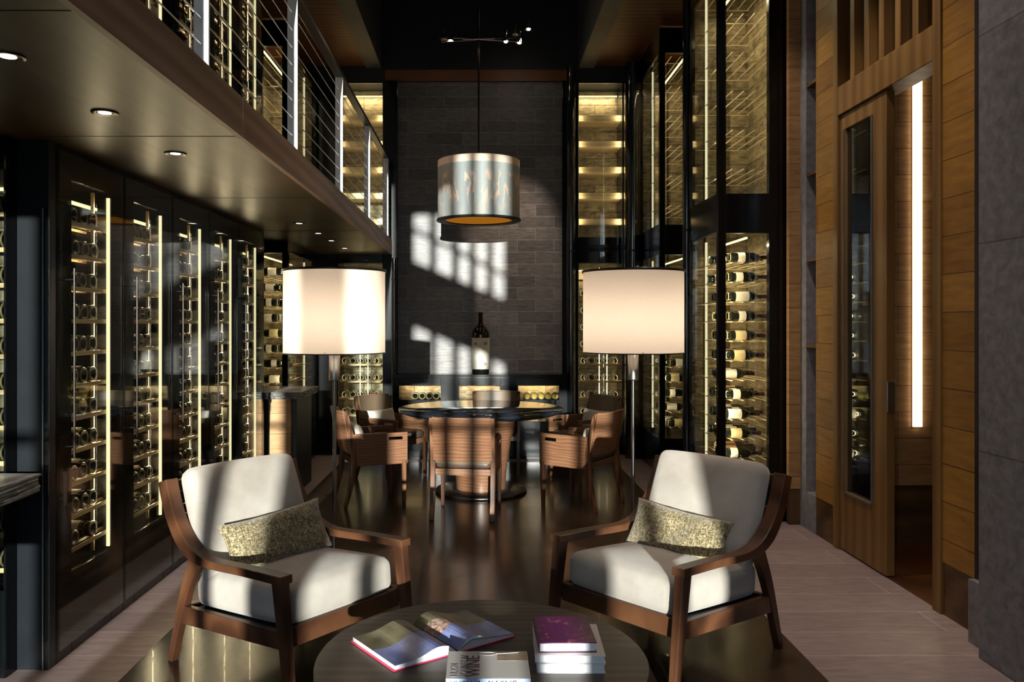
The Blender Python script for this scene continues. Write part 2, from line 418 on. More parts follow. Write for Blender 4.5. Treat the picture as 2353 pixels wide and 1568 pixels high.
def cushion(name, hx, hy, hz, r, mat, parent, puff=.02, n=14, crease=0, taper=None):
    bm = bmesh.new(); bmesh.ops.create_cube(bm, size=2.0)
    bmesh.ops.subdivide_edges(bm, edges=bm.edges[:], cuts=n, use_grid_fill=True)
    for v in bm.verts:
        p = Vector((v.co.x, v.co.y, v.co.z))
        # concentrate verts towards the edges
        q = Vector([math.copysign(abs(t)**.75, t) if t else 0 for t in p])
        w = Vector((q.x*hx, q.y*hy, q.z*hz))
        inner = Vector((max(-hx+r, min(hx-r, w.x)), max(-hy+r, min(hy-r, w.y)), max(-hz+r, min(hz-r, w.z))))
        d = w-inner
        if d.length > 1e-6:
            m_ = max(abs(d.x), abs(d.y), abs(d.z)); w = inner + d.normalized()*min(r, m_)
        fx = max(0, 1-(w.x/hx)**2); fy = max(0, 1-(w.y/hy)**2); fz = max(0, 1-(w.z/hz)**2)
        w.z += math.copysign(puff*fx**.6*fy**.6, q.z)*(abs(q.z) > .5)
        w.x += math.copysign(puff*.35*fz*fy, q.x)*(abs(q.x) > .5)
        w.y += math.copysign(puff*.35*fz*fx, q.y)*(abs(q.y) > .5)
        if taper: w.x *= taper(w)
        if crease: w.z += crease*math.sin(w.x*23+w.y*7)*.5
        v.co = w
    me = bpy.data.meshes.new(name); bm.to_mesh(me); bm.free()
    for p in me.polygons: p.use_smooth = True
    me.materials.append(mat)
    o = bpy.data.objects.new(name, me); COL.objects.link(o); o.parent = parent
    return o

def pillow(name, hx, hz, t, mat, seed=1, n=28):
    """lumbar pillow standing in the xz plane, thickness along y"""
    rnd = random.Random(seed); ph = [rnd.random()*6 for _ in range(4)]
    vs = []; fs = []
    for side in (1, -1):
        o = len(vs)
        for i in range(n+1):
            for j in range(n+1):
                u = 2*i/n-1; w = 2*j/n-1
                pinch_x = 1-.07*(1-w*w); pinch_z = 1-.09*(1-u*u)
                th = t*((1-u**4)*(1-w**4))**.55 + .004
                th += .006*math.sin(9*u+ph[0]+3*w)*(1-u*u)*(1-w*w) + .004*math.sin(14*u*w+ph[1])*(1-u*u)
                vs.append((u*hx*pinch_x, side*th, w*hz*pinch_z))
        for i in range(n):
            for j in range(n):
                a = o+i*(n+1)+j; q = (a, a+n+1, a+n+2, a+1)
                fs.append(q if side < 0 else q[::-1])
    m = n+1; T = m*m
    rim = [i*m for i in range(n+1)] + [n*m+j for j in range(1, n+1)] + [i*m+n for i in range(n-1, -1, -1)] + [j for j in range(n-1, 0, -1)]
    for k in range(len(rim)):
        a, b = rim[k], rim[(k+1) % len(rim)]
        fs.append((a, b, b+T, a+T))
    me = bpy.data.meshes.new(name); me.from_pydata(vs, [], fs); me.materials.append(mat)
    bm = bmesh.new(); bm.from_mesh(me); bmesh.ops.recalc_face_normals(bm, faces=bm.faces); bm.to_mesh(me); bm.free()
    for p in me.polygons: p.use_smooth = True
    o = bpy.data.objects.new(name, me); COL.objects.link(o); return o

def text_mesh(name, body, size, mat, parent, M4, extrude=.0004, squeeze=1.0):
    cu = bpy.data.curves.new(name, 'FONT'); cu.body = body; cu.size = size; cu.extrude = extrude
    tmp = bpy.data.objects.new(name+'_tmp', cu); COL.objects.link(tmp)
    dg = bpy.context.evaluated_depsgraph_get(); dg.update()
    me = bpy.data.meshes.new_from_object(tmp.evaluated_get(dg))
    bpy.data.objects.remove(tmp); me.name = name; me.materials.clear(); me.materials.append(mat)
    me.transform(Matrix.Diagonal((squeeze, 1, 1, 1)))
    o = bpy.data.objects.new(name, me); COL.objects.link(o); o.parent = parent; o.matrix_local = M4
    return o

def offset_strip(path, widths):
    """outline of a strip of given widths round a 2-D path"""
    L, Rr = [], []
    n = len(path)
    for i, (a, b) in enumerate(path):
        p0 = path[max(i-1, 0)]; p1 = path[min(i+1, n-1)]
        dx, dy = p1[0]-p0[0], p1[1]-p0[1]; l = math.hypot(dx, dy); nx, ny = -dy/l, dx/l
        w = widths[i]/2
        L.append((a+nx*w, b+ny*w)); Rr.append((a-nx*w, b-ny*w))
    return L + Rr[::-1]

def bez(pts, n=8):
    """Catmull-Rom through pts"""
    out = []
    P = [pts[0]] + list(pts) + [pts[-1]]
    for i in range(1, len(P)-2):
        for k in range(n):
            t = k/n
            out.append(tuple(.5*((2*P[i][d]) + (-P[i-1][d]+P[i+1][d])*t + (2*P[i-1][d]-5*P[i][d]+4*P[i+1][d]-P[i+2][d])*t*t
                                 + (-P[i-1][d]+3*P[i][d]-3*P[i+1][d]+P[i+2][d])*t**3) for d in range(len(pts[0]))))
    out.append(tuple(pts[-1])); return out

def strip_faces(mb, path, widths, x0, x1):
    """prism of a strip built as quads (safe for curved, non-convex outlines)"""
    o = offset_strip(path, widths); n = len(path); L = o[:n]; Rr = o[n:][::-1]
    for i in range(n-1):
        pass
    vs = []
    for a, b in L: vs += [(x0, a, b), (x1, a, b)]
    for a, b in Rr: vs += [(x0, a, b), (x1, a, b)]
    fs = []
    for i in range(n-1):
        l0, l1, r0, r1 = 2*i, 2*i+2, 2*n+2*i, 2*n+2*i+2
        fs += [(l0, l0+1, l1+1, l1), (r0, r1, r1+1, r0+1), (l0, l1, r1, r0), (l0+1, r0+1, r1+1, l1+1)]
    fs += [(0, 2*n, 2*n+1, 1), (2*n-2, 2*n-1, 4*n-1, 4*n-2)]
    mb.add(vs, fs)

# ------------------------------------------------------------------ setting
XW = 2.385     # right oak wall
XL = -1.87     # left cabinet fronts
YB = 9.25      # back wall
ZC = 4.47      # ceiling
YR = -3.2      # window wall behind the camera
struct('floor', box(-4.2, 4.6, YR, 10.2, -.06, 0), M['travertine'])
inlay = box(-1.517, 1.456, -1.6, 8.72, 0, .004).build('floor_inlay', M['darkfloor']); inlay['kind'] = 'structure'
struct('floor_passage', box(2.40, 4.6, 3.0, 5.5, .0, .006), M['redfloor'])

# back wall
struct('wall_back', box(-.955, .93, YB, YB+.4, 0, 4.28), M['stoneblocks'])
struct('wall_back_top', box(-4.2, 4.6, YB, YB+.5, 4.285, 5.6), M['blackmatte'])
struct('trim_1', box(-1.1, 1.05, YB-.01, YB+.02, 4.29, 4.42), M['ceilwood'])
struct('wall_back_outer', box(-4.2, 4.6, 10.0, 10.1, 0, 5.6), M['blackmatte'])
struct('trim_2', MB().box(-1.12, -.955, YB-.05, YB+.4, 0, 4.285), M['black'], .004)
struct('trim_3', MB().box(.93, 1.115, YB-.05, YB+.4, 0, 4.285), M['black'], .004)
struct('trim_4', MB().box(-1.875, -1.65, YB-.04, YB+.4, 0, 4.285), M['black'], .004)
struct('trim_5', MB().box(1.635, 1.80, YB-.12, YB+.4, 0, 4.285), M['black'], .004)
# outer walls
struct('wall_left', box(-4.3, -4.2, YR, 10.1, 0, 5.6), M['blackmatte'])
struct('wall_left_cabinet_back', MB().box(-4.2, -2.42, 3.5, 6.95, 0, 2.2), M['blackmatte'])
w = MB()
w.box(XW+.16, XW+.26, 5.73, 10.1, 0, 5.6)                      # behind the niche and the towers
struct('wall_right_back', w, M['blackmatte'])
w = MB()
w.box(XW, XW+.12, 5.43, 5.73, .27, 5.0)                        # oak beside the niche
w.box(XW, XW+.12, 3.80, 4.16, .27, 5.0)                        # oak between door and stone pier
w.box(XW, XW+.12, 4.16, 5.43, 4.2, 5.0)
struct('wall_right', w, M['oakwall_s'])
struct('wall_right_return', MB().box(2.30, XW+.05, 6.01, 6.06, .27, 5.0), M['oakwall_f'])
w = MB()
w.box(XW+.002, XW+.1, 5.44, 5.73, 0, .268); w.box(XW+.002, XW+.1, 3.80, 4.15, 0, .268)
struct('baseboard_right', w, M['oakbase'])
struct('baseboard_return', MB().box(2.302, XW+.05, 6.012, 6.06, 0, .268), M['oakbase'])
# niche of grey plaster with small shelves
w = MB()
w.box(XW+.10, XW+.16, 5.73, 6.01, 0, 5.0); w.box(XW-.001, XW+.10, 5.90, 6.01, .27, 5.0)
w.box(XW-.002, XW+.10, 5.73, 6.01, 0, .27)
struct('wall_niche', w, M['greyplaster'])
nich = thing('niche_shelving', 'narrow grey wall niche with small copper toned shelves beside the oak boards', 'shelving', (XW, 5.815, .27))
for z in (1.34, 1.965, 2.59, 3.24, 3.9):
    box(.0, .10, -.083, .083, z-.27-.012, z-.27+.012).build('shelf', M['oakbase'], nich, .002)
# stone pier on the right
struct('wall_pier', MB().box(2.236, 2.9, 1.9, 3.62, 0, 5.6), M['pier'], .006)
struct('trim_6', MB().box(2.33, XW+.1, 3.60, 3.80, .30, 5.0), M['blackmatte'])
struct('trim_7', MB().box(2.30, XW+.1, 3.61, 3.80, 0, .298), M['greyplaster'])
struct('wall_right_front', box(2.6, 2.7, YR, 1.9, 0, 5.6), M['pier'])
# passage beyond the door
struct('wall_passage', box(XW+.12, 4.6, 5.5, 5.6, .40, 5.0), M['oakwall_f'])
struct('baseboard_passage', box(XW+.12, 4.6, 5.48, 5.6, .006, .40), M['oakbase'])
struct('wall_passage_side', box(4.5, 4.6, 2.0, 5.5, 0, 5.0), M['oakwall_s'])
struct('wall_passage_near', box(2.9, 4.6, 3.0, 3.1, 0, 5.0), M['oakwall_f'])
struct('ceiling_passage', box(XW, 4.6, 3.0, 5.6, 5.0, 5.1), M['ceilwood'])

# the oak door with its frame and transom lights
fr = MB()
fr.box(XW-.012, XW+.13, 5.36, 5.43, 0, 4.2)                     # far jamb
fr.box(XW-.012, XW+.13, 4.16, 4.235, 0, 4.2)                    # near jamb
fr.box(XW-.012, XW+.13, 4.235, 5.36, 2.885, 3.075)              # head
fr.box(XW-.012, XW+.13, 4.235, 5.36, 4.12, 4.2)
for k in range(1, 6):
    y = 4.235 + k*(5.36-4.235)/6
    fr.box(XW+.0, XW+.10, y-.03, y+.03, 3.075, 4.12)
dfr = struct('door_1', fr, M['oakframe'], .004)
for k in range(6):
    y0 = 4.235 + k*(5.36-4.235)/6; y1 = y0 + (5.36-4.235)/6
    box(XW+.05, XW+.056, y0+.02, y1-.02, 3.07, 4.13).build('pane', M['glass'], dfr)
leaf = MB()
gy0, gy1, gz0, gz1 = 4.92, 5.29, .40, 2.78
leaf.box(XW+.005, XW+.055, gy1, 5.355, .012, 2.88); leaf.box(XW+.005, XW+.055, 4.745, gy0, .012, 2.88)
leaf.box(XW+.005, XW+.055, gy0, gy1, .012, gz0); leaf.box(XW+.005, XW+.055, gy0, gy1, gz1, 2.88)
dl = struct('door_2', leaf, M['oakframe'], .003)
box(XW+.025, XW+.033, gy0, gy1, gz0, gz1).build('pane', M['glass_door'], dl)
MB().box(XW+.008, XW+.052, 4.738, 4.746, .98, 1.16).build('lock_plate', M['steel'], dl, .001)
MB().box(XW-.004, XW+.006, gy0-.012, gy0, gz0, gz1).box(XW-.004, XW+.006, gy1, gy1+.012, gz0, gz1).box(XW-.004, XW+.006, gy0, gy1, gz0-.012, gz0).build('glazing_bead', M['greybeam'], dl)

# balcony slab on the left
w = MB()
w.box(-4.2, -1.04, .4, YB, 2.30, 2.45)
struct('ceiling_soffit', w, M['soffit'])
w = MB()
for a, b in ((.4, 3.43), (3.436, 6.5), (6.506, YB)):
    w.box(-1.04, -1.015, a, b, 2.296, 2.465)
struct('trim_8', w, M['fascia'])
struct('floor_balcony', box(-4.2, -1.045, .4, YB, 2.451, 2.46), M['fascia'])
w = MB()
for y in (2.055, 3.43, 5.1, 6.9): w.box(-1.87, -1.04, y-.002, y+.002, 2.2985, 2.3)
struct('trim_9', w, M['blackmatte'])

# ceiling: wood either side, dark recess in the middle
struct('ceiling', MB().box(-4.2, -1.32, YR, YB, ZC, ZC+.1).box(1.30, 4.6, YR, YB, ZC, ZC+.1).box(-1.32, 1.30, YR, 3.0, ZC, ZC+.1), M['ceilwood'])
struct('trim_10', MB().box(-1.32, -1.14, 3.0, YB, ZC-.03, ZC+.9), M['greybeam'])
struct('trim_11', MB().box(1.12, 1.30, 3.0, YB, ZC-.03, ZC+.9), M['greybeam'])
struct('ceiling_recess', MB().box(-1.14, 1.12, 3.0, YB, 5.3, 5.4).box(-1.14, 1.12, 3.0, 3.1, ZC, 5.3), M['blackmatte'])

# window wall behind the camera, with slim mullions, and an added raking blocker outside that shapes the sun patches
w = MB()
bays = [(-2.75, -1.60), (-1.40, -.86), (-.68, -.17), (-.168, .43), (.60, 1.17)]
tops = [4.0, 4.46, 4.14, 4.46, 2.08]
zs0, zs1 = .55, 4.46
w.box(-4.2, 4.6, YR-.2, YR, -.06, zs0); w.box(-4.2, 4.6, YR-.2, YR, zs1, 5.6)
xs = [-4.2] + [v for b in bays for v in b] + [4.6]
for i in range(0, len(xs), 2): w.box(xs[i], xs[i+1], YR-.2, YR, zs0, zs1)
for (a, b), tp in zip(bays, tops):
    if tp < zs1: w.box(a, b, YR-.2, YR, tp, zs1)
struct('wall_front', w, M['blackmatte'])
for k, (a, b) in enumerate(bays):
    m_ = MB(); n = max(2, round((b-a)/.23))
    for i in range(n+1):
        x = a + (b-a)*i/n; m_.box(x-.04, x+.04, YR-.14, YR-.08, zs0, zs1)
    for z in (1.75,): m_.box(a, b, YR-.14, YR-.08, z-.025, z+.025)
    wf = struct('window_%d' % (k+1), m_, M['oakframe'])
    box(a, b, YR-.115, YR-.11, zs0, zs1).build('pane', M['glass'], wf)
SUN_S = .11
def rake(y, x0, z0, x1, z1, th):
    m_ = MB(); m_.prism([(x0, z0), (x1, z1), (x1, z1+th), (x0, z0+th)], y-.1, y, 'y'); return m_
w = rake(YR-.9, -.88, 3.05, 2.6, 1.57, .75)
w.prism([(-.88, 4.155), (2.6, 2.415), (2.6, 2.465), (-.88, 4.205)], YR-1.0, YR-.9, 'y')
struct('outside_sun_blocker', w, M['greyplaster'])

# ------------------------------------------------------------------ bottles
def bottle_mesh(mats=None, gold=False, lz=(.062, .165), lab='label'):
    mb = MB()
    prof = [(0.0005, .022), (.018, .016), (.027, .004), (.034, 0), (.0385, .006), (.0385, .06), (.0387, lz[0]), (.0387, lz[1]), (.0385, lz[1]+.002),
            (.0385, .185), (.035, .205), (.024, .225), (.0155, .24), (.0145, .25), (.0145, .262), (.0148, .264), (.0148, .296), (.0165, .298), (.0165, .310), (.0005, .311)]
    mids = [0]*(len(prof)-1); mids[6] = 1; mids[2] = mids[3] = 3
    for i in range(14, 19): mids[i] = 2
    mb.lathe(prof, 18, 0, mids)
    me = mb.build('wine_bottle', [M['bottle_gold'] if gold else M['bottle'], M['bottle_gold'] if gold else M[lab], M['foil'], M['heel_glow']])
    data = me.data; bpy.data.objects.remove(me); return data
BME = bottle_mesh(); BGOLD = bottle_mesh(gold=True)
BVAR = [BME, BME, bottle_mesh(lz=(.085, .14)), bottle_mesh(lz=(.07, .155), lab='label_yellow'), bottle_mesh(lz=(.075, .15), lab='label_red'), bottle_mesh(lz=(.064, .12))]
BOT = []    # (distance, loc, rotation, label, group, mesh)
ORD = ['first', 'second', 'third', 'fourth', 'fifth', 'sixth', 'seventh', 'eighth', 'ninth', 'tenth', 'eleventh', 'twelfth', 'thirteenth']
def add_bottle(loc, rot, label, group, mesh=None, scale=1.0, size=None):
    d = Vector(loc).length
    m_ = {0: Matrix.Rotation(rot[0], 4, 'X') if rot[0] else Matrix.Rotation(rot[1], 4, 'Y')}[0]
    rot = tuple((m_ @ Matrix.Rotation(rot[2], 4, 'Z')).to_euler())
    BOT.append((d if size is None else size, loc, rot, label, group, mesh or BME, scale))

for (x, y, r_, nm) in ((1.02, 9.12, .05, 'right of the stone block wall'), (1.70, 9.02, .085, 'in the back right corner'), (1.80, 7.04, .035, 'behind the nearest right tower'), (-.985, 9.15, .03, 'left of the stone block wall')):
    c_ = thing('round_column', 'slender polished black steel column %s' % nm, 'column', (x, y, 0))
    z1_ = ZC-.05 if x > 0 else 2.25
    MB().lathe([(r_, 0), (r_, z1_)], 32).build('shaft', M['blackgloss'], c_)
    MB().lathe([(r_+.004, 2.31), (r_+.004, 2.33)] if x > 0 else [(r_+.004, 2.0), (r_+.004, 2.02)], 32).build('joint_ring', M['blackmatte'], c_)

# ------------------------------------------------------------------ wall cabinets (local: front at y=0 facing -y, x to the right, depth +y)
def cabinet_lamp(t, loc, dirn, length, energy, axis='Z'):
    l = bpy.data.lights.new('cabinet_lamp', 'AREA'); l.energy = energy; l.color = (1, .77, .46)
    l.shape = 'RECTANGLE'; l.size = .012; l.size_y = length
    o = bpy.data.objects.new('cabinet_lamp', l); COL.objects.link(o); o.parent = t
    z = -Vector(dirn).normalized(); y = Vector((0, 0, 1)) if axis == 'Z' else (Vector((1, 0, 0)) if axis == 'X' else Vector((0, 1, 0)))
    x = y.cross(z).normalized(); y = z.cross(x)
    o.matrix_local = Matrix.Translation(loc) @ Matrix((x, y, z)).transposed().to_4x4()
    return o
def wall_cabinet(label, loc, rz, w, z0, z1, ox0, ox1, oz0, oz1, depth, shelf_zs, stone='goldstone', strip_x=None, top_strip=None,
                 handle=True, stones_axis=True, shelf_kind='rod', strip_y=.032, group=None, inner0=None, inner1=None, brass=True, glass=True, side_lamp=False):
    t = thing('wine_cabinet', label, 'cabinet', (loc[0], loc[1], z0), rz, group)
    z1 -= z0; oz0 -= z0; oz1 -= z0; shelf_zs = [z-z0 for z in shelf_zs]
    i0 = ox0-.0 if inner0 is None else inner0; i1 = ox1+.0 if inner1 is None else inner1
    b = MB()
    b.box(0, ox0, 0, .02, 0, z1); b.box(ox1, w, 0, .02, 0, z1)
    b.box(ox0, ox1, 0, .02, 0, oz0); b.box(ox0, ox1, 0, .02, oz1, z1)
    b.box(i0-.02, i0, .02, depth, 0, z1); b.box(i1, i1+.02, .02, depth, 0, z1)
    b.box(i0, i1, .02, depth, oz0-.04, oz0-.02); b.box(i0, i1, .02, depth, oz1+.02, oz1+.04)
    b.build('frame', M['black'], t, .003, 1)
    box(i0, i1, depth-.03, depth, oz0-.02, oz1+.02).build('back_panel', M['goldstone'], t)
    for z in shelf_zs:
        s = MB()
        if shelf_kind == 'rod':
            for y in (.075, .16, .24):
                if y < depth-.04: s.box(i0, i1, y, y+.012, z-.012, z)
            s.box(i0, i1, .024, .031, z-.016, z+.004)
            s.build('shelf', M['shelfwood'], t)
        else:
            s.box(i0, i1, .08, depth-.04, z-.068, z)
            s.build('shelf', M['palewood'], t)
    if strip_x is not None:
        for sx in strip_x:
            box(sx-.006, sx+.006, .004, .018, oz0+.01, oz1-.02).build('light_strip', M['led'], t)
            cabinet_lamp(t, (sx-.012, .05, (oz0+oz1)/2), (-.8, .6, 0), oz1-oz0-.1, 7.5*(oz1-oz0)/1.78)
    if brass:
        box(ox1-.062, ox1-.052, .06, .075, oz0, oz1).build('upright', M['strip_reflection'], t)  # added post standing in for the light strip's reflection in the cabinet side
    if top_strip:
        box(i0+.005, i1-.01, top_strip, top_strip+.015, oz1-.075, oz1-.06).build('light_strip', M['led'], t)
        if depth > .2: cabinet_lamp(t, ((i0+i1)/2, top_strip+.02, oz1-.08), (0, .5, -.85), i1-i0-.04, 2.2 if strip_x else 2.0, 'X')
    if side_lamp:
        cabinet_lamp(t, (ox1-.02, .045, (oz0+oz1)/2), (-.6, .8, 0), oz1-oz0-.1, 2.5)
        cabinet_lamp(t, (ox0+.02, .045, (oz0+oz1)/2), (.6, .8, 0), oz1-oz0-.1, 1.5)
    if glass:
        d = box(.012, w-.012, -.010, -.003, .05, z1-.03).build('door', M['glass'], t)
        if handle:
            h = MB(); hx = .07
            h.tube([(hx, -.045, .9), (hx, -.045, min(1.75, z1-.2))], .0055, 8)
            for zz in (.95, min(1.70, z1-.25)): h.tube([(hx, -.045, zz), (hx, -.004, zz)], .005, 6)
            h.build('handle', M['darkmetal'], d)
    return t

PLACE = ['nearest', 'second nearest', 'middle', 'second farthest', 'farthest']
pitch = .66; Y0 = 3.545
shelves_low = [.455 + .152*k for k in range(11)]
for k in range(5):
    yy = Y0 + pitch*k
    lab = '%s of the five tall lower wine cabinets along the left wall' % PLACE[k]
    wall_cabinet(lab, (XL, yy, 0), R(90), pitch, 0, 2.30, .135, .53, .37, 2.155, .46, shelves_low,
                 strip_x=[.518], top_strip=.10, group='lower wine cabinets on the left wall', inner0=.06, inner1=.60)
    for j, z in enumerate(shelves_low):
        for i in range(4):
            if random.random() < .04: continue
            lx = .150 + .092*i + random.uniform(-.004, .004) + .01*(j % 2)
            add_bottle((XL-.036-random.uniform(0, .008), yy+lx, z+.0387), (0, R(-90), random.uniform(0, 6)),
                       'wine bottle %s from front on %s shelf up, %s left lower cabinet' % (ORD[i], ORD[j], PLACE[k]),
                       'bottles in the lower left cabinets')
struct('trim_12', MB().box(-2.4, XL, Y0+5*pitch+.001, Y0+5*pitch+.10, 0, 2.30), M['black'], .003)

# upper cabinets on the balcony
shelves_up = [2.62 + .16*k for k in range(10)]
for k in range(5):
    yy = Y0 + pitch*k
    lab = '%s of the five wine cabinets upstairs behind the balcony rail' % PLACE[k]
    wall_cabinet(lab, (XL, yy, 2.461), R(90), pitch, 2.461, ZC-.01, .135, .53, 2.56, 4.35, .46, shelves_up,
                 strip_x=[.518], top_strip=.10, handle=True, group='upstairs wine cabinets', inner0=.06, inner1=.60)
    for j, z in enumerate(shelves_up):
        for i in range(4):
            if random.random() < .45: continue
            lx = .125 + .092*i
            add_bottle((XL-.036, yy+lx, z+.0387), (0, R(-90), random.uniform(0, 6)),
                       'wine bottle %s from front on %s shelf, %s cabinet behind balcony rail' % (ORD[i], ORD[j], PLACE[k]),
                       'bottles in the upstairs cabinets', size=8+Vector((XL, yy, z)).length)
struct('wall_balcony', MB().box(-4.2, -2.42, 3.5, 6.95, 2.461, ZC), M['blackmatte'])

# near-left end: charcoal panel facing the room and a lit cabinet beside it
struct('trim_13', MB().box(-2.054, XL-.0, 3.49, 3.544, 0, 2.30), M['charcoal'], .003)
t = thing('glass_edge_strip', 'thin vertical glass and steel edging on the corner of the charcoal panel', 'edging', (XL, 3.485, 0))
box(-.028, -.022, -.004, .003, 0, 2.0).build('edge', M['steel'], t)
box(-.022, -.002, -.002, .003, 0, 2.0).build('glass_fin', M['glass'], t)
wall_cabinet('lit wine cabinet facing the room at the far left edge behind the stone counter', (-2.80, 3.405, 0), 0, .79, 0, 2.30, .10, .785, .37, 2.155, .135,
             [.455+.152*k for k in range(11)], strip_x=None, top_strip=.10, handle=False, brass=False, inner0=.06, inner1=.768)
for j in range(11):
    if j in (2, ): continue
    add_bottle((-2.04, 3.463, .455+.152*j+.0387), (0, R(-90), random.uniform(0, 6)),
               'wine bottle on %s shelf up of the far left edge cabinet, behind the counter' % ORD[j],
               'bottles in the far left edge cabinet', size=4.6)

# ------------------------------------------------------------------ display towers (front facing the camera, glass side facing the room)
def tower(label, xi, xo, y0, y1, sgn, lowz, upz, tiers_up, strip_y, label_side, nb, side_lab, stile_out, stile_in=.057, bott_skip=(), up_bott=False):
    """xi = inner (room) x, xo = outer x; sgn = +1 when the outer side lies to +x"""
    t = thing('wine_display_tower', label, 'display cabinet', (xi, y0, 0))
    X = lambda d: sgn*d                    # local x measured from the room side outwards
    W = abs(xo-xi); D = y1-y0; H = ZC-.02
    def bx(mb, a, b, c, d, e, f): mb.box(min(X(a), X(b)), max(X(a), X(b)), c, d, e, f)
    b = MB()
    bx(b, 0, stile_in, 0, .06, 0, H); bx(b, W-stile_out, W, 0, .06, 0, H)
    bx(b, stile_in, W-stile_out, 0, .06, 0, .36); bx(b, stile_in, W-stile_out, 0, .06, 2.19, 2.49); bx(b, stile_in, W-stile_out, 0, .06, upz, H)
    bx(b, 0, .05, D-.05, D, 0, H)
    bx(b, 0, .03, .06, D-.05, 0, .36); bx(b, 0, .03, .06, D-.05, 2.20, 2.50); bx(b, 0, .03, .06, D-.05, upz+.0, H)
    bx(b, .03, W-.02, .06, D-.03, .32, .34); bx(b, .03, W-.02, .06, D-.03, 2.33, 2.36)
    b.build('frame', M['black'], t, .004, 1)
    bb = MB(); bx(bb, .05, W-.02, D-.03, D, .34, H); bb.build('back_panel', M['goldstone'], t)
    bb = MB(); bx(bb, W-.02, W, .06, D, 0, H); bb.build('outer_panel', M['goldstone_s'], t)
    for za, zb in ((.34, 2.2), (2.48, upz+.02)):
        g = MB(); bx(g, stile_in-.005, W-stile_out+.005, .02, .026, za, zb); g.build('front_glass', M['glass'], t)
        g = MB(); bx(g, .008, .014, .04, D-.04, za, zb); g.build('side_glass', M['glass'], t)
    p = MB(); bx(p, W*.55, W*.55+.014, D-.09, D-.076, .34, H-.05); bx(p, W*.22, W*.22+.014, D-.09, D-.076, .34, H-.05)
    p.build('rack_post', M['darkmetal'], t)
    for z in lowz + tiers_up:
        s = MB(); n = 6
        for i in range(n):
            x = .05 + (W-.10)*i/(n-1)
            s.tube([(X(x), .10, z-.006), (X(x), D-.10, z-.006)], .005, 6)
        s.tube([(X(.04), D-.10, z-.012), (X(W-.04), D-.10, z-.012)], .004, 6)
        s.tube([(X(.04), .30, z-.012), (X(W-.04), .30, z-.012)], .003, 6)
        s.build('shelf', M['palebrass'], t)
    for za, zb in ((.40, 2.17), (2.52, upz-.02)):
        g = MB(); bx(g, .046, .060, strip_y-y0-.012, strip_y-y0+.012, za, zb); g.build('light_strip', M['led'], t)
        g = MB(); bx(g, W-.30, W-.285, .09, D-.12, zb-.015, zb); g.build('light_strip', M['led'], t)
        cabinet_lamp(t, (X(.07), strip_y-y0, (za+zb)/2), (X(.85), .0, 0), zb-za, (9 if sgn > 0 and y0 < 7 else 4) if za < 1 else 3.5)
        cabinet_lamp(t, (X(.075), .085, (za+zb)/2), (X(.8), .45, 0), zb-za, (7 if sgn > 0 and y0 < 7 else 2.2) if za < 1 else 1.5)  # extra fill lamp added at the front corner to brighten the bottle labels
        cabinet_lamp(t, (X(W-.29), (D)/2, zb-.03), (X(.15), 0, -1), D-.25, 3, 'Y')
    for j, z in enumerate(lowz):
        if j in bott_skip: continue
        for i in range(nb):
            yb = y0 + .17 + .115*i + random.uniform(-.01, .01)
            if yb > y1-.15: continue
            xb = xi + sgn*(.05+random.uniform(0, .09))
            if random.random() < .12: continue
            add_bottle((xb, yb, z+.0387), (0, R(90)*sgn, random.uniform(0, 6)),
                       'wine bottle %s from front on %s shelf up of %s' % (ORD[i], ORD[j], side_lab), 'bottles lying in the %s' % side_lab, mesh=random.choice(BVAR))
    return t
low10 = [.46 + .152*k for k in range(11)]
tower('tall glazed wine display tower nearest on the right beside the oak wall', 1.80, 2.335, 6.10, 7.0, 1, low10, 4.2, [2.70+.3*k for k in range(6)], 6.62, '', 4,
      'near right tower', .15)
tower('tall glazed wine display tower farther back on the right', 1.775, 2.335, 8.0, 9.1, 1, low10, 4.2, [2.70+.3*k for k in range(6)], 8.57, '', 3,
      'far right tower', .22)
tower('tall glazed wine display tower in the far left corner under the balcony end', XL, -2.42, 7.80, 9.18, -1, low10, 4.2, [2.70+.3*k for k in range(6)], 8.76, '', 3,
      'far left tower', .30)

# back wall cabinets either side of the stone wall
def back_cab(label, x0, w, z0, z1, oz0, oz1, zs, kind, top, group=None, inset=0):
    return wall_cabinet(label, (x0, YB, z0), 0, w, z0, z1, .01, w-.01, oz0, oz1, .42, zs, top_strip=top, handle=False, shelf_kind=kind, brass=False, group=group, side_lamp=True)
zsb = [.45 + .195*k for k in range(9)]
back_cab('lower wine cabinet in the back wall right of the stone blocks', 1.115, .52, 0, 2.36, .22, 2.20, zsb, 'rod', .30)
back_cab('lower wine cabinet in the back wall left of the stone blocks', -1.65, .53, 0, 2.36, .22, 2.20, zsb, 'rod', .30)
back_cab('upper lit cabinet of bare plank shelves right of the stone blocks', 1.115, .52, 2.361, 4.284, 2.50, 4.27, [2.72+.30*k for k in range(5)], 'plank', .30)
back_cab('upper lit cabinet above the balcony floor left of the stone blocks', -1.65, .53, 2.462, 4.284, 2.50, 4.27, [2.72+.30*k for k in range(5)], 'plank', .30)
for sx, nm in ((1.115, 'right'), (-1.65, 'left')):
    for j, z in enumerate(zsb):
        for i in range(5):
            if j > 7: continue
            add_bottle((sx+.075+.09*i, YB+.08, z+.0387), (R(-90), 0, random.uniform(0, 6)),
                       'wine bottle %s from left on %s shelf up, back wall %s cabinet' % (ORD[i], ORD[j], nm),
                       'bottles in the back wall %s cabinet' % nm)
    t = thing('light_rods', 'pair of thin upright light rods inside the back wall %s cabinet' % nm, 'light', (sx+.25, YB+.06, .3))
    box(0, .008, 0, .008, .1, 1.85).build('rod', M['led_soft'], t); box(.09, .098, 0, .008, .1, 1.1).build('rod', M['led_soft'], t)

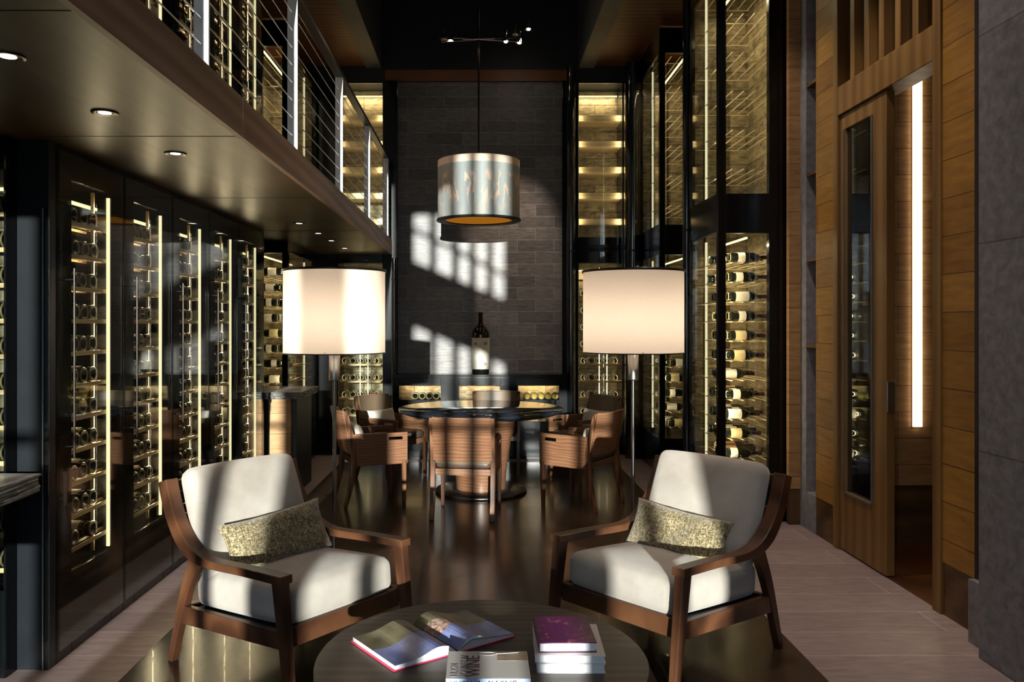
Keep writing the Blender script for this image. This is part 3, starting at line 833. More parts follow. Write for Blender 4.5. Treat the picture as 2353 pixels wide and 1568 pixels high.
# console with lit niches below the stone wall
cy0 = 8.93
con = thing('console', 'long black console with lit bottle niches below the stone block wall', 'console', (-.01, cy0, 0))
b = MB()
hw = .97
b.box(-hw, hw, 0, .30, .905, .94); b.box(-hw, hw, .28, .30, 0, .905)
cols = [(-.895, -.435), (-.235, .225), (.425, .875)]
rows = [(.66, .815), (.42, .575)]
edges = [-hw] + [v for c in cols for v in c] + [hw]
for i in range(0, len(edges), 2): b.box(edges[i], edges[i+1], 0, .28, 0, .905)
for (a, c) in cols:
    b.box(a, c, 0, .28, .815, .905); b.box(a, c, 0, .28, .575, .66); b.box(a, c, 0, .28, 0, .42)
b.build('body', M['black'], con, .002, 1)
for (a, c) in cols:
    for (z0, z1) in rows:
        box(a, c, .262, .279, z0, z1).build('niche_back', M['goldstone'], con)
        box(a+.01, c-.01, .235, .25, z1-.008, z1-.001).build('light_strip', M['led'], con)
        cabinet_lamp(con, ((a+c)/2, .20, z1-.012), (0, .6, -.8), c-a-.04, .8, 'X')
for i in range(5):
    add_bottle((-.905+.145+.078*i+.03, cy0+.02, .66+.0387), (R(-90), 0, i), 'dark bottle %s from left in the upper left console niche' % ORD[i], 'dark bottles in the console niche', size=5)
    add_bottle((.415+.10+.078*i, cy0+.02, .66+.0387), (R(-90), 0, i), 'golden bottle %s from left in the upper right console niche' % ORD[i], 'golden bottles in the console niche', mesh=BGOLD, size=5)
add_bottle((.77, cy0+.02, .42+.0387), (R(-90), 0, 1), 'single dark bottle in the lower right console niche', 'console niche single bottle', size=5)
add_bottle((.25-.23, cy0+.02, .66+.0387), (R(-90), 0, 1), 'single dark bottle in the upper middle console niche', 'console niche middle bottle', size=5)

# the large bottle standing on the console
lb = thing('large_wine_bottle', 'oversized dark wine bottle with cream label standing on the black console', 'bottle', (-.003, 9.07, .94))
mb = MB(); s_ = 1
prof = [(.001, .0), (.085, 0), (.098, .012), (.1, .06), (.1, .43), (.097, .46), (.08, .50), (.05, .535), (.03, .56), (.023, .59), (.023, .665), (.028, .668), (.028, .692), (.001, .694)]
mb.lathe(prof, 40); mb.build('body', M['bottle'], lb)
def arc_sheet(name, r, z0, z1, a0, a1, mat, parent, n=24):
    q = MB(); vs = []; fs = []
    for i in range(n+1):
        a = a0+(a1-a0)*i/n
        vs += [(r*math.cos(a), r*math.sin(a), z0), (r*math.cos(a), r*math.sin(a), z1), ((r-.002)*math.cos(a), (r-.002)*math.sin(a), z0), ((r-.002)*math.cos(a), (r-.002)*math.sin(a), z1)]
    for i in range(n):
        k = 4*i; fs += [(k, k+4, k+5, k+1), (k+2, k+3, k+7, k+6), (k+1, k+5, k+7, k+3), (k, k+2, k+6, k+4)]
    fs += [(0, 1, 3, 2), (4*n, 4*n+2, 4*n+3, 4*n+1)]
    q.add(vs, fs, 0, True); return q.build(name, mat, parent)
lab_ = arc_sheet('label', .1025, .055, .405, R(180+8), R(360-8), M['label'], lb)
for (px_, pz_, s0) in ((-.055, .34, .022), (.055, .345, .026), (.05, .115, .022)):
    a = math.asin(px_/.1035); q = MB(); y = -.1035*math.cos(a)
    q.lathe([(.001, 0), (s0, .0), (s0*.8, .0012), (.001, .0014)], 7)
    o = q.build('engraving', M['tanpaper'], lab_)
    o.matrix_local = Matrix.Translation((px_, y-.0002, pz_)) @ Matrix.Rotation(a, 4, 'Z') @ Matrix.Rotation(R(90), 4, 'X') @ Matrix.Diagonal((1, .75, 1, 1))
arc_sheet('capsule', .0245, .585, .66, 0, 2*PI-.001, M['foil'], lb)

# link the bottles: the 300 largest as objects, the rest as one object
BOT.sort(key=lambda b: b[0])
IND = BOT[:290]; REST = BOT[290:]
for (d, loc, rot, label, group, me, sc) in IND:
    o = bpy.data.objects.new('wine_bottle', me); COL.objects.link(o); o.location = loc; o.rotation_euler = rot
    o['label'] = label; o['category'] = 'bottle'; o['group'] = group
q = MB()
for (d, loc, rot, label, group, me, sc) in REST:
    from mathutils import Euler
    mt = Matrix.Translation(loc) @ Euler(rot).to_matrix().to_4x4()
    o_ = len(q.v); q.v += [tuple(mt @ v.co) for v in me.vertices]
    for p in me.polygons: q.f.append(tuple(i+o_ for i in p.vertices)); q.m.append(p.material_index); q.sm.append(True)
rb = q.build('distant_wine_bottles', [M['bottle'], M['label'], M['foil'], M['heel_glow']], recalc=False)
tag(rb, 'small dark wine bottles lying in the distant and upstairs cabinets', 'bottles', kind='stuff')

# ------------------------------------------------------------------ left counters
def slab_counter(name, label, x0, x1, y0, y1, ztop, th, base=None, front=None):
    t = thing(name, label, 'counter', ((x0+x1)/2, (y0+y1)/2, 0))
    cx, cy = (x0+x1)/2, (y0+y1)/2
    bm = bmesh.new(); bmesh.ops.create_cube(bm, size=1)
    bmesh.ops.scale(bm, vec=(x1-x0, y1-y0, th), verts=bm.verts)
    bmesh.ops.subdivide_edges(bm, edges=bm.edges[:], cuts=12, use_grid_fill=True)
    rn = random.Random(3)
    for v in bm.verts:
        ex = abs(abs(v.co.x)-(x1-x0)/2) < 1e-4; ey = abs(abs(v.co.y)-(y1-y0)/2) < 1e-4
        if ex and v.co.z < th/2-.001: v.co.x += rn.uniform(-.012, .004)*(1 if v.co.x > 0 else -1)
        if ey and v.co.z < th/2-.001: v.co.y += rn.uniform(-.012, .004)*(1 if v.co.y > 0 else -1)
        v.co.z += ztop-th/2
    me = bpy.data.meshes.new('top'); bm.to_mesh(me); bm.free()
    me.materials.append(M['stonetop_sunlit']); me.materials.append(M['marble_edge'])
    for p in me.polygons: p.material_index = 0 if p.normal.z > .7 else 1
    o = bpy.data.objects.new('top', me); COL.objects.link(o); o.parent = t
    return t, cx, cy
t, cx, cy = slab_counter('stone_counter', 'rough edged grey stone counter at the left edge before the dark panel', -3.0, -1.85, 1.2, 3.385, .872, .078)
box(-2.9-cx, -2.05-cx, 1.3-cy, 3.34-cy, 0, .794).build('body', M['blackmatte'], t)
t, cx, cy = slab_counter('stone_counter', 'small dark stone topped counter with pale wood end beside the left cabinets', -2.3, -1.56, 7.0, 7.72, .905, .06)
MB().box(-1.845-cx, -1.66-cx, 7.03-cy, 7.08-cy, 0, .845).build('end_panel', M['oakwall_f'], t, .003)
MB().box(-2.25-cx, -1.62-cx, 7.085-cy, 7.70-cy, 0, .845).build('body', M['blackmatte'], t, .003)

# ------------------------------------------------------------------ balcony railing
rail = thing('balcony_railing', 'steel cable railing with pale posts along the balcony edge', 'railing', (-1.045, 3.02, 2.46))
post0 = None
for k, y in enumerate((0.10, 1.56, 3.02, 4.48, 5.95, 7.41, 8.87)):
    if y < .4: continue
    MB().box(-.030, .026, y-3.02-.009, y-3.02+.009, -.0, .865).build('post', M['postwhite'], rail, .002, 1)
MB().box(-.032, .028, .5-3.02, YB-.06-3.02, .865, .895).build('handrail', M['darkmetal'], rail, .004)
for k in range(8):
    z = .085 + .097*k
    MB().tube([(0, .5-3.02, z), (0, YB-.06-3.02, z)], .0028, 6).build('cable', M['steel'], rail)

# ------------------------------------------------------------------ downlights
DL = [(2.40, -1.41), (3.04, -1.42), (3.77, -1.43), (6.38, -1.44), (7.08, -1.43), (7.70, -1.43), (8.46, -1.43)]
DLn = ['nearest the camera', 'second from the camera', 'third from the camera', 'fourth from the camera', 'fifth from the camera', 'sixth from the camera', 'farthest from the camera']
first = None
for i, (y, x) in enumerate(DL):
    lab = 'small round recessed downlight in the balcony soffit, %s' % DLn[i]
    if first is None:
        first = thing('downlight', lab, 'light', (x, y, 2.298), 0, 'downlights in the balcony soffit')
        MB().lathe([(.030, .0), (.048, -.004), (.050, .001), (.030, .001), (.030, 0)], 28).build('trim_ring', M['darkmetal'], first)
        MB().lathe([(.0005, -.001), (.024, -.001), (.024, .0), (.0005, .0)], 20).build('lens', M['downlight'], first)
    else:
        c = copy_tree(first); c.location = (x, y, 2.298); c['label'] = lab

# ------------------------------------------------------------------ armchairs (local: faces +y, x to its left hand side is -x)
def armchair(label, loc, rz):
    t = thing('armchair', label, 'armchair', loc, rz, 'lounge armchairs by the coffee table')
    W = .335
    for s in (-1, 1):
        x0, x1 = s*W-.026, s*W+.026
        # sweeping arm and back stile, one curved member
        path = bez([(.405, .508), (.15, .498), (-.08, .486), (-.205, .505), (-.30, .565), (-.370, .655), (-.410, .745), (-.427, .795)], 7)
        n = len(path); wd = []
        for i in range(n):
            u = i/(n-1); wd.append(.034 if u < .28 else .034 + .034*min(1, (u-.28)/.25))
        m_ = MB(); strip_faces(m_, path, wd, x0-.004, x1+.004); m_.build('arm', M['walnut'], t, .005)
        # front leg rises from floor to arm, tapering
        m_ = MB(); m_.hexa([(s*W-.017, .418, 0), (s*W+.017, .418, 0), (s*W+.017, .452, 0), (s*W-.017, .452, 0)],
                           [(s*W-.021, .335, .495), (s*W+.021, .335, .495), (s*W+.021, .398, .495), (s*W-.021, .398, .495)])
        m_.build('leg', M['walnut'], t, .004)
        # rear leg, raked back
        p2 = [(-.385, 0), (-.335, .16), (-.275, .33), (-.20, .485)]
        m_ = MB(); strip_faces(m_, bez(p2, 6), [.030+.034*min(1, i/17) for i in range(19)], s*W-.018, s*W+.018)
        m_.build('leg', M['walnut'], t, .004)
        m_ = MB(); m_.hexa([(s*W-.015, -.30, .185), (s*W+.015, -.30, .185), (s*W+.015, .37, .235), (s*W-.015, .37, .235)],
                           [(s*W-.015, -.28, .265), (s*W+.015, -.28, .265), (s*W+.015, .37, .305), (s*W-.015, .37, .305)])
        m_.build('side_rail', M['walnut'], t, .004)
    m_ = MB(); m_.box(-W+.02, W-.02, .345, .38, .225, .305); m_.build('front_rail', M['walnut'], t, .004)
    m_ = MB(); m_.box(-W+.02, W-.02, -.30, -.27, .185, .265); m_.build('back_rail', M['walnut'], t, .004)
    m_ = MB()
    for z, y in ((.74, -.402), (.60, -.335)): m_.box(-W+.02, W-.02, y-.035, y-.012, z, z+.05)
    m_.build('back_slat', M['walnut'], t, .004)
    m_ = MB(); m_.hexa([(-W+.015, -.27, .235), (W-.015, -.27, .235), (W-.015, .346, .276), (-W+.015, .346, .276)],
                       [(-W+.015, -.27, .25), (W-.015, -.27, .25), (W-.015, .346, .291), (-W+.015, .346, .291)])
    m_.build('seat_deck', M['blackmatte'], t)
    sc = cushion('seat_cushion', .298, .325, .075, .045, M['velvet'], t, .022)
    sc.location = (0, .045, .352); sc.rotation_euler = (R(4.5), 0, 0)
    def tp(w): return 1 - .10*max(0, min(1, (-.02-w.z if False else 0)))
    bc = cushion('back_cushion', .293, .268, .056, .045, M['velvet'], t, .02)
    bc.location = (0, -.278, .592); bc.rotation_euler = (R(112), 0, 0)
    return t
al = math.atan2(-.613, .787) - PI/2
A1 = armchair('pale velvet armchair with walnut frame on the left, facing right', (-.862, 3.615, .004), al)
ar = math.atan2(-.66, -.75) - PI/2
A2 = armchair('pale velvet armchair with walnut frame on the right, facing left', (.865, 3.72, .004), ar)
def place_pillow(o, chair_loc, rz, lx, ly, lz, rx, roll, label):
    o.matrix_world = Matrix.Translation(chair_loc) @ Matrix.Rotation(rz, 4, 'Z') @ Matrix.Translation((lx, ly, lz)) @ Matrix.Rotation(R(rx), 4, 'X') @ Matrix.Rotation(R(roll), 4, 'Y')
    tag(o, label, 'pillow', 'olive lumbar pillows')
p1 = pillow('throw_pillow', .285, .122, .055, M['olive'], 1)
place_pillow(p1, (-.862, 3.615, .004), al, -.02, -.10, .52, 24, 3, 'golden olive woven lumbar pillow on the left armchair')
p2 = pillow('throw_pillow', .270, .115, .055, M['olive'], 2)
place_pillow(p2, (.865, 3.72, .004), ar, .02, -.10, .51, 24, -3, 'silvery olive woven lumbar pillow on the right armchair')

# ------------------------------------------------------------------ coffee table
ct = thing('coffee_table', 'low round dark oak coffee table in front carrying books', 'coffee table', (.003, 2.716, .004))
m_ = MB(); RT = .556
m_.lathe([(.0005, .341), (RT-.02, .341), (RT-.004, .346), (RT, .352), (RT, .370), (RT-.004, .376), (.0005, .376)], 96)
o = m_.build('top', M['tabletop'], ct)
for p in o.data.polygons: p.use_smooth = False
m_ = MB(); m_.lathe([(.0005, .30), (.40, .30), (.40, .341), (.0005, .341)], 48); m_.build('apron', M['walnut'], ct)
for k in range(4):
    a = R(45+90*k); c_, s__ = math.cos(a), math.sin(a)
    m_ = MB(); m_.tube([(.36*c_, .36*s__, .30), (.43*c_, .43*s__, 0)], .022, 12, r2=.014); m_.build('leg', M['walnut'], ct)

TZ = .380
# open picture book
ob = thing('open_book', 'open picture book with pink cover lying on the coffee table', 'book', (-.168, 2.858, TZ), R(36))
m_ = MB(); m_.box(-.250, -.012, -.152, .152, 0, .004); m_.box(.012, .250, -.152, .152, 0, .004); m_.box(-.012, .012, -.152, .152, 0, .003)
m_.build('cover', M['pink'], ob, .001, 1)
def page_block(side, name, mat, z_in, z_out, lift, x1=.242):
    n = 16; prof_ = []
    for i in range(n+1):
        u = i/n; x = .004 + (x1-.004)*u
        z = z_in*(1-u) + z_out*u + lift*math.sin(PI*min(1, u*1.6)**.7)*(1 if u < .63 else 0) if False else (z_out + (lift)*math.exp(-((u-.28)/.26)**2) - (z_out+lift*.3-z_in)*max(0, 1-u/.10))
        prof_.append((side*x, max(.006, z)))
    return prof_
for side, zo, lift in ((-1, .017, .022), (1, .012, .030)):
    pr = page_block(side, '', None, .008, zo, lift)
    m_ = MB(); n = len(pr)
    vs = [(x, -.148, .004) for x, z in pr] + [(x, -.148, z) for x, z in pr] + [(x, .148, .004) for x, z in pr] + [(x, .148, z) for x, z in pr]
    for i in range(n-1):
        m_.add([vs[i], vs[i+1], vs[n+i+1], vs[n+i]], [(0, 1, 2, 3)]); m_.add([vs[2*n+i], vs[2*n+i+1], vs[3*n+i+1], vs[3*n+i]], [(3, 2, 1, 0)])
        m_.add([vs[n+i], vs[n+i+1], vs[3*n+i+1], vs[3*n+i]], [(0, 1, 2, 3)], 1)
    m_.add([vs[n-1], vs[3*n-1], vs[4*n-1], vs[2*n-1]], [(0, 1, 2, 3)])
    m_.build('pages', [M['paper'], M['spread']], ob, recalc=False)
m_ = MB()
for k, z in enumerate((.010, .016)):
    m_.tube([(.01, -.1495, .010), (.06, -.1495, .024+z*.6), (.13, -.1495, .016+z*.5), (.238, -.1495, .008+z*.2)], .0006, 4)
m_.build('page_edge', M['ink'], ob)

# book stack on the right
def book(name, label, loc, rz, hx, hy, th, cover, spine=None, top=None, group='stack of books on the coffee table'):
    t = thing(name, label, 'book', loc, R(rz), group)
    m_ = MB(); m_.box(-hx, hx, -hy, hy, 0, .003); m_.box(-hx, hx, -hy, hy, th-.003, th); m_.box(-hx, -hx+.003, -hy, hy, .003, th-.003)
    m_.build('cover', cover, t, .0008, 1)
    box(-hx+.003, hx-.004, -hy+.004, hy-.004, .003, th-.003).build('pages', M['paper'], t)
    if top: box(-hx+.0, hx, -hy, hy, th, th+.0006).build('cover_print', top, t)
    return t
book('closed_book', 'pale hardback at the bottom of the book stack', (.292, 2.712, TZ), -1, .110, .135, .031, M['greycover'])
book('closed_book', 'white and grey hardback in the middle of the book stack', (.292, 2.722, TZ+.0312), -2, .113, .138, .024, M['whitecover'])
book('closed_book', 'purple patterned hardback on top of the book stack', (.280, 2.725, TZ+.0556), 1, .094, .118, .032, M['purpleedge'], top=M['purple'])
# the white wine book, spine towards the camera
wb = thing('closed_book', 'thick white book lettered WINE at the front edge of the coffee table', 'book', (.022, 2.527, TZ), R(0))
m_ = MB(); hx, hy, th = .128, .100, .052
m_.box(-hx, hx, -hy, hy, 0, .003); m_.box(-hx, hx, -hy, hy, th-.003, th); m_.build('cover', M['whitecover'], wb, .0008, 1)
m_ = MB(); m_.box(-hx, hx, -hy-.004, -hy, 0, th); sp_ = m_.build('spine', M['bluecover'], wb, .0008, 1)
box(-hx+.005, hx-.005, -hy, hy-.006, .003, th-.003).build('pages', M['paper'], wb)
cov = box(.03, hx-.002, hy-.075, hy-.001, th, th+.0005).build('cover_picture', M['tanpaper'], wb)
m_ = MB(); m_.tube([(-.004+.032*math.cos(a)*1.0, hy-.022+.012*math.sin(a), th+.001) for a in [2*PI*i/24 for i in range(25)]], .0009, 5)
m_.tube([(.028, hy-.022, th+.001), (.07, hy-.018, th+.001), (.10, hy-.012, th+.001)], .0016, 5)
m_.build('cover_drawing', M['inkgrey'], wb)
def top_text(body, size, x, y, mat, sq=1):
    return text_mesh('lettering', body, size, mat, wb, Matrix.Translation((x, y, th+.0008)) @ Matrix.Rotation(R(90), 4, 'Z'), squeeze=sq)
top_text('WINE', .062, -.026, -.092, M['inkred'], .98)
top_text('JOHNSON', .034, -.063, -.092, M['inkgrey'], .98)
top_text('HUGH', .034, -.093, -.092, M['inkgrey'], .9)
def spine_text(body, size, x, z, mat, sq=1):
    return text_mesh('lettering', body, size, mat, wb, Matrix.Translation((x, -hy-.0046, z)) @ Matrix.Rotation(R(90), 4, 'X'), squeeze=sq)
spine_text('HUGH', .023, -.115, .030, M['ink'], 1.0)
spine_text('JOHNSON', .016, -.115, .010, M['ink'], 1.0)
spine_text('WINE', .030, .010, .026, M['ink'], 1.0)
m_ = MB()
for i in range(7): m_.box(-.035+.006*i, -.031+.006*i, -hy-.0052, -hy-.004, .014, .030+.010*math.sin(i*1.3)+.006)
m_.build('spine_picture', M['charcoal'], wb)

# ------------------------------------------------------------------ floor lamps
def lamp(label, loc):
    t = thing('floor_lamp', label, 'lamp', loc, 0, 'pair of drum floor lamps')
    m_ = MB(); m_.lathe([(.0005, 0), (.125, 0), (.125, .012), (.118, .018), (.0005, .018)], 48); m_.build('base', M['darkmetal'], t)
    m_ = MB(); m_.tube([(0, 0, .018), (0, 0, 1.18)], .0105, 16); m_.build('pole', M['polish'], t)
    m_ = MB(); m_.lathe([(.0005, 1.175), (.030, 1.175), (.031, 1.18), (.031, 1.325), (.0005, 1.325)], 28); m_.build('collar', M['steelsat'], t)
    r = .285
    m_ = MB(); m_.lathe([(r, 1.335), (r, 1.795)], 72); 
    sh = m_.build('lamp_shade', M['shadeglow'], t, recalc=False)
    m_ = MB(); m_.lathe([(r-.004, 1.790), (r+.007, 1.790), (r+.007, 1.803), (r-.004, 1.803), (r-.004, 1.790)], 72)
    m_.lathe([(r-.003, 1.330), (r+.003, 1.330), (r+.003, 1.336), (r-.003, 1.336), (r-.003, 1.330)], 72)
    m_.build('shade_rim', M['darkmetal'], t)
    m_ = MB()
    for k in range(3):
        a = R(30+120*k); m_.tube([(0, 0, 1.34), (r*math.cos(a), r*math.sin(a), 1.34)], .003, 6)
    m_.tube([(0, 0, 1.32), (0, 0, 1.46)], .006, 8)
    m_.build('spider', M['darkmetal'], t)
    m_ = MB(); m_.lathe([(.0005, 1.46), (.018, 1.47), (.030, 1.50), (.033, 1.53), (.025, 1.56), (.0005, 1.57)], 20); m_.build('bulb', M['bulb'], t)
    return t
M['polish'] = plain('polished_steel_pole', (.42, .41, .40), .18, 1)
M['steelsat'] = plain('satin_nickel', (.40, .39, .37), .35, 1)
M['bulb'] = emit('lamp_bulb', (1.0, .81, .62), 88)
lamp('floor lamp with cream drum shade behind the left armchair', (-.829, 4.56, .004))
lamp('floor lamp with cream drum shade behind the right armchair', (.873, 4.62, .004))

# ------------------------------------------------------------------ pendant over the dining table
pd = thing('pendant_lamp', 'drum pendant lamp printed with a misty mountain scene above the dining table', 'pendant', (-.023, 8.4, 2.58))
pd.scale = (1.18, 1.18, 1.18)
r = .362
MB().lathe([(r, .0), (r, .52)], 80).build('lamp_shade', M['pendantshade'], pd, recalc=False)
MB().lathe([(r-.065, -.006), (r+.010, -.006), (r+.010, .008), (r-.065, .008), (r-.065, -.006)], 80).build('shade_rim', M['blackmatte'], pd)
MB().lathe([(.0005, .006), (r-.06, .006), (r-.06, .012), (.0005, .012)], 60).build('diffuser', M['amber'], pd)
m_ = MB(); m_.tube([(0, 0, .30), (0, 0, 2.30)], .009, 10); m_.lathe([(.0005, .52), (.018, .52), (.018, .60), (.0005, .60)], 16)
for k in range(3):
    a = R(90+120*k); m_.tube([(0, 0, .45), (r*math.cos(a), r*math.sin(a), .515)], .003, 6)
m_.build('rod', M['darkmetal'], pd)

# spotlight cluster round the pendant rod
sc_ = thing('spotlight_cluster', 'chrome spotlights on thin wires around the pendant rod near the ceiling', 'light', (-.023, 8.4, 4.47))
sc_.scale = (1.18, 1.18, 1.18)
m_ = MB()
for (a, b) in (((-.33, .0, .02), (.33, 0, -.02)), ((-.33, -.02, -.03), (.33, .04, .03)), ((-.14, 0, .0), (.14, -.02, .0))): m_.tube([a, b], .003, 6)
m_.build('wire', M['chrome'], sc_)
for (x, y, z, on) in ((-.25, 0, -.01, 1), (-.31, -.05, -.015, 0), (.24, 0, -.02, 1), (.36, 0, -.03, 1), (.44, 0, .09, 1), (.40, -.15, .34, 1), (.33, .1, .08, 0)):
    m_ = MB(); m_.lathe([(.012, .045), (.020, .04), (.034, .0), (.036, -.004), (.030, .0), (.012, .03)], 18, c=(x, y, z))
    m_.tube([(x, y, z+.04), (x+.01, y, z+.10)], .004, 6)
    o = m_.build('spot_head', M['chrome'], sc_)
    if on: MB().lathe([(.0005, -.010), (.012, -.006), (.018, .008), (.0005, .012)], 12, c=(x, y, z)).build('bulb', M['spot'], o)

# ------------------------------------------------------------------ dining table
dt = thing('dining_table', 'round dark polished dining table on a wooden drum pedestal', 'dining table', (.0, 7.2, .004))
R2 = .735
m_ = MB(); m_.lathe([(.0005, .700), (R2-.06, .700), (R2-.01, .722), (R2, .734), (R2-.004, .746), (.0005, .746)], 96); m_.build('top', M['tablestone'], dt)
m_ = MB(); m_.lathe([(.22, .03), (.23, .20), (.27, .45), (.30, .60), (.30, .70)], 48); m_.lathe([(.0005, .7), (.3, .7)], 48); m_.build('pedestal', M['walnut_dining'], dt)
m_ = MB(); m_.lathe([(.0005, 0), (.40, 0), (.41, .01), (.40, .03), (.22, .034), (.0005, .034)], 64); m_.build('base', M['darkmetal'], dt)

# ------------------------------------------------------------------ dining chairs
def dining_chair_proto():
    t = thing('dining_chair', 'x', 'chair', (0, 0, .004), 0, 'wooden dining chairs round the table')
    W = .232
    for s in (-1, 1):
        # rear leg runs up into the back post
        path = bez([(-.275, 0), (-.225, .20), (-.205, .40), (-.235, .62), (-.275, .785)], 6)
        n = len(path)
        m_ = MB(); strip_faces(m_, path, [.024+.022*math.sin(PI*min(1, i/(n-1)*1.0))**.8 for i in range(n)], s*W-.019, s*W+.019)
        m_.build('leg', M['walnut_leg'], t, .004)
        m_ = MB(); m_.hexa([(s*W-.013, .205, 0), (s*W+.013, .205, 0), (s*W+.013, .232, 0), (s*W-.013, .232, 0)],
                           [(s*W-.019, .198, .36), (s*W+.019, .198, .36), (s*W+.019, .240, .36), (s*W-.019, .240, .36)])
        m_.build('leg', M['walnut_leg'], t, .003)
        # arm panel with slot handle
        m_ = MB(); x0, x1 = s*(W+.004)-.011, s*(W+.004)+.011
        yb = lambda z: -.205 - .08*max(0, (z-.4))/.3
        zt = lambda y: .595 + .0*y
        m_.hexa([(x0, -.19, .335), (x1, -.19, .335), (x1, .245, .335), (x0, .245, .335)], [(x0, -.205, .535), (x1, -.205, .535), (x1, .245, .535), (x0, .245, .535)])
        m_.hexa([(x0, -.205, .535), (x1, -.205, .535), (x1, .085, .535), (x0, .085, .535)], [(x0, -.21, .562), (x1, -.21, .562), (x1, .085, .562), (x0, .085, .562)])
        m_.box(x0, x1, .205, .245, .535, .562)
        m_.hexa([(x0, -.21, .562), (x1, -.21, .562), (x1, .245, .562), (x0, .245, .562)], [(x0, -.215, .595), (x1, -.215, .595), (x1, .245, .595), (x0, .245, .595)])
        m_.build('arm_panel', M['walnut_dining'], t)
    # curved back shell
    def back(y_off, z0, z1, th, mat, name, hw, bulge=.045, inset=0, sm=True):
        n = 20; m_ = MB(); vs = []; fs = []; k = 10
        for j in range(k+1):
            z = z0+(z1-z0)*j/k
            base = -.213 - .075*max(0, (z-.42))/.37
            for i in range(n+1):
                u = 2*i/n-1
                y = base - bulge*(1-u*u) + y_off
                vs.append((u*hw, y, z))
        T = len(vs); vs += [(v[0], v[1]+th, v[2]) for v in vs]
        for j in range(k):
            for i in range(n):
                a = j*(n+1)+i; fs += [(a, a+1, a+n+2, a+n+1), (T+a, T+a+n+1, T+a+n+2, T+a+1)]
        for i in range(n):
            a = i; fs.append((a, T+a, T+a+1, a+1)); a = k*(n+1)+i; fs.append((a, a+1, T+a+1, T+a))
        for j in range(k):
            a = j*(n+1); fs.append((a, a+n+1, T+a+n+1, T+a)); a += n; fs.append((a, T+a, T+a+n+1, a+n+1))
        m_.add(vs, fs, 0, False)
        o = m_.build(name, mat, t); 
        return o
    back(-.012, .455, .792, .016, M['walnut_dining'], 'backrest', .225)
    back(.004, .43, .785, .035, M['leather'], 'back_upholstery', .212)
    for a_, b_ in ((-.205, -.18), (.21, .235)): MB().box(-W+.01, W-.01, a_, b_, .335, .385).build('seat_rail', M['walnut_dining'], t, .003)
    sc = cushion('seat', .215, .215, .036, .028, M['leather_dark'], t, .010, 10); sc.location = (0, .015, .421)
    return t
proto = dining_chair_proto()
chairs = [
    ((-.11, 6.37), (.13, .99), 'wooden dining chair nearest the camera with its back turned'),
    ((-.93, 6.86), (.93, .36), 'wooden dining chair front left of the table with sunlit arm panel'),
    ((-.86, 7.86), (.83, -.55), 'dining chair rear left of the table holding a cream cushion'),
    ((.15, 8.22), (-.05, -1), 'dining chair at the far side of the table before the console'),
    ((1.00, 7.82), (-.86, -.50), 'dining chair rear right of the table, half hidden by another chair'),
    ((.83, 6.72), (-.80, .60), 'wooden dining chair front right of the table seen from its side'),
]
for i, ((x, y), (dx, dy), lab) in enumerate(chairs):
    o = proto if i == 0 else copy_tree(proto)
    o.location = (x, y, .004); o.rotation_euler = (0, 0, math.atan2(dy, dx)-PI/2); o['label'] = lab
def chair_pillow(ci, label, lx=0, ly=-.135, lz=.56, rx=16, hx=.19, hz=.10):
    (x, y), (dx, dy), _ = chairs[ci]
    o = pillow('throw_pillow', hx, hz, .045, M['cream'], 5+ci)
    o.matrix_world = Matrix.Translation((x, y, .004)) @ Matrix.Rotation(math.atan2(dy, dx)-PI/2, 4, 'Z') @ Matrix.Translation((lx, ly, lz)) @ Matrix.Rotation(R(rx), 4, 'X')
    tag(o, label, 'pillow', 'cream pillows on the dining chairs')
chair_pillow(2, 'cream pillow on the rear left dining chair')
chair_pillow(1, 'cream pillow on the front left dining chair')
chair_pillow(5, 'cream pillow on the front right dining chair')
chair_pillow(4, 'cream pillow on the rear right dining chair')

# ------------------------------------------------------------------ glowing strip in the passage, standing in for a streak of sun
ls = thing('sun_streak', 'tall glowing strip standing in for a streak of sun on the boarded wall beyond the open door', 'light', (2.975, 5.49, .80))
box(-.028, .028, -.012, .006, 0, 3.4).build('diffuser', M['sun_streak_glow'], ls)
box(-.034, .034, .006, .010, -.01, 3.41).build('streak_backing', M['oakframe'], ls)

# ------------------------------------------------------------------ lights
def light(name, typ, loc, energy, color, **kw):
    l = bpy.data.lights.new(name, typ); l.energy = energy; l.color = color
    for k, v in kw.items(): setattr(l, k, v)
    o = bpy.data.objects.new(name, l); COL.objects.link(o); o.location = loc; return o
sun = light('sun', 'SUN', (0, -6, 6), 11.5, (1.0, .96, .90), angle=R(.53))
d = Vector((-.01, 1, -SUN_S)); sun.rotation_euler = d.to_track_quat('-Z', 'Y').to_euler()
for i, (y, x) in enumerate(DL):
    s = light('downlight_beam', 'SPOT', (x, y, 2.285), 5 if i != 2 else 9, (1, .78, .58), spot_size=R(70), spot_blend=.6, shadow_soft_size=.03)
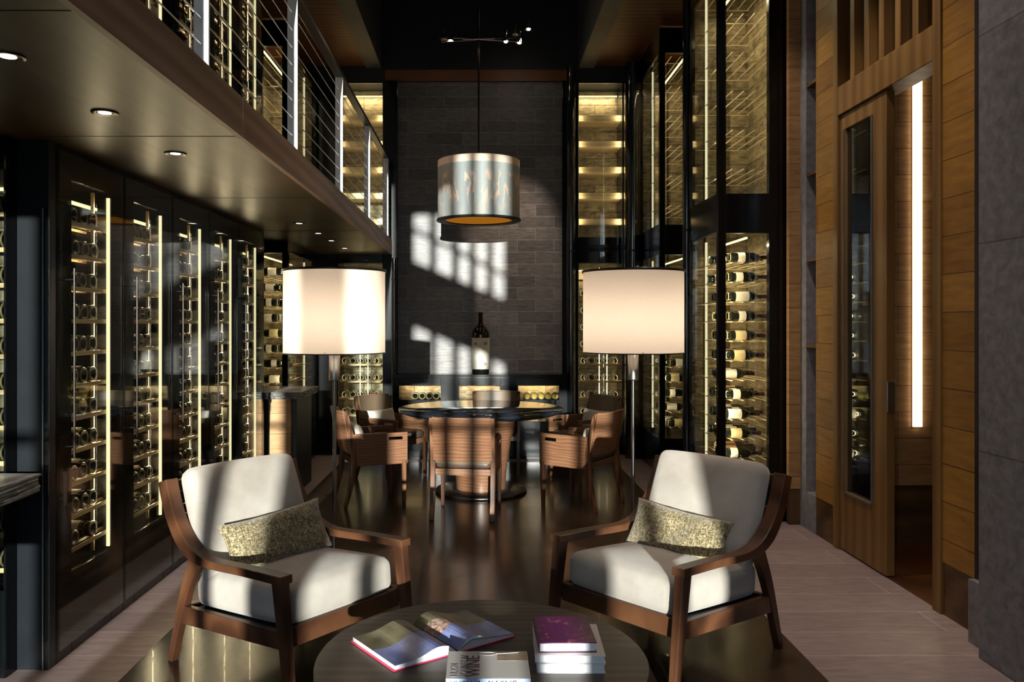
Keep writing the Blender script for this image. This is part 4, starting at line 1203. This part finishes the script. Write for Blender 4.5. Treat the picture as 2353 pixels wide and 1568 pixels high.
# ceiling spots: on the stone wall, the dining table and the floor by the pier, plus added fill
def spot(loc, tgt, e, size=34, col=(1, .80, .60)):
    s = light('spot_and_fill', 'SPOT', loc, e, col, spot_size=R(size), spot_blend=.7, shadow_soft_size=.03)
    s.rotation_euler = (Vector(tgt)-Vector(loc)).to_track_quat('-Z', 'Y').to_euler()
spot((.70, 8.05, 4.35), (.34, 9.25, 2.15), 260, 36)
spot((-.75, 7.6, 4.3), (-.1, 9.2, 1.1), 30, 26)
spot((2.05, 4.0, 4.4), (2.14, 3.95, 0), 34, 14)
for y_, e_ in ((1.7, 45), (3.1, 75), (4.5, 100), (5.6, 60)): spot((1.55, y_, 4.42), (2.25, y_+.25, .6), e_, 74, (1, .84, .70))  # added fill spots above the view, brightening the right wall and pier
for x_ in (2.75, 3.15): spot((x_, 5.15, 4.9), (x_, 5.5, 1.0), 1000, 66, (1, .68, .42))  # unseen fill spots added to brighten the passage wall
spot((-1.6, 3.4, 2.28), (-1.65, 4.1, 0), 12, 40)
w_ = bpy.data.worlds.new('sky'); S.world = w_; w_.use_nodes = True
nt = w_.node_tree; nt.nodes.clear()
out = nt.nodes.new('ShaderNodeOutputWorld'); bg = nt.nodes.new('ShaderNodeBackground')
tc = nt.nodes.new('ShaderNodeTexCoord'); sp = nt.nodes.new('ShaderNodeSeparateXYZ'); nt.links.new(tc.outputs['Generated'], sp.inputs[0])
rc = ramp(nt, sp.outputs[2], [(.0, (.35, .38, .42)), (.02, (.80, .90, 1.0)), (.5, (.40, .62, 1.0))])
nt.links.new(rc, bg.inputs['Color']); bg.inputs['Strength'].default_value = 4.0
nt.links.new(bg.outputs[0], out.inputs['Surface'])
for (a, b) in bays:
    l = light('window_portal', 'AREA', ((a+b)/2, YR+.02, (zs0+zs1)/2), 1, (1, 1, 1), shape='RECTANGLE', size=b-a, size_y=zs1-zs0)
    l.data.cycles.is_portal = True; l.rotation_euler = (R(90), 0, 0)

# ------------------------------------------------------------------ camera
cam = bpy.data.cameras.new('camera'); co = bpy.data.objects.new('camera', cam); COL.objects.link(co)
co.location = (0, 0, EYE); co.rotation_euler = (R(90), 0, 0)
cam.sensor_width = 36; cam.lens = 36*F/2353; cam.shift_x = (1176.5-1105)/2353; cam.shift_y = -(784-745)/2353
cam.clip_start = .05
S.camera = co
vs = S.view_settings
S.display_settings.display_device = 'sRGB'
vs.view_transform = 'Standard'; vs.look = 'None'; vs.gamma = 1; vs.use_curve_mapping = False; vs.exposure = 0.0
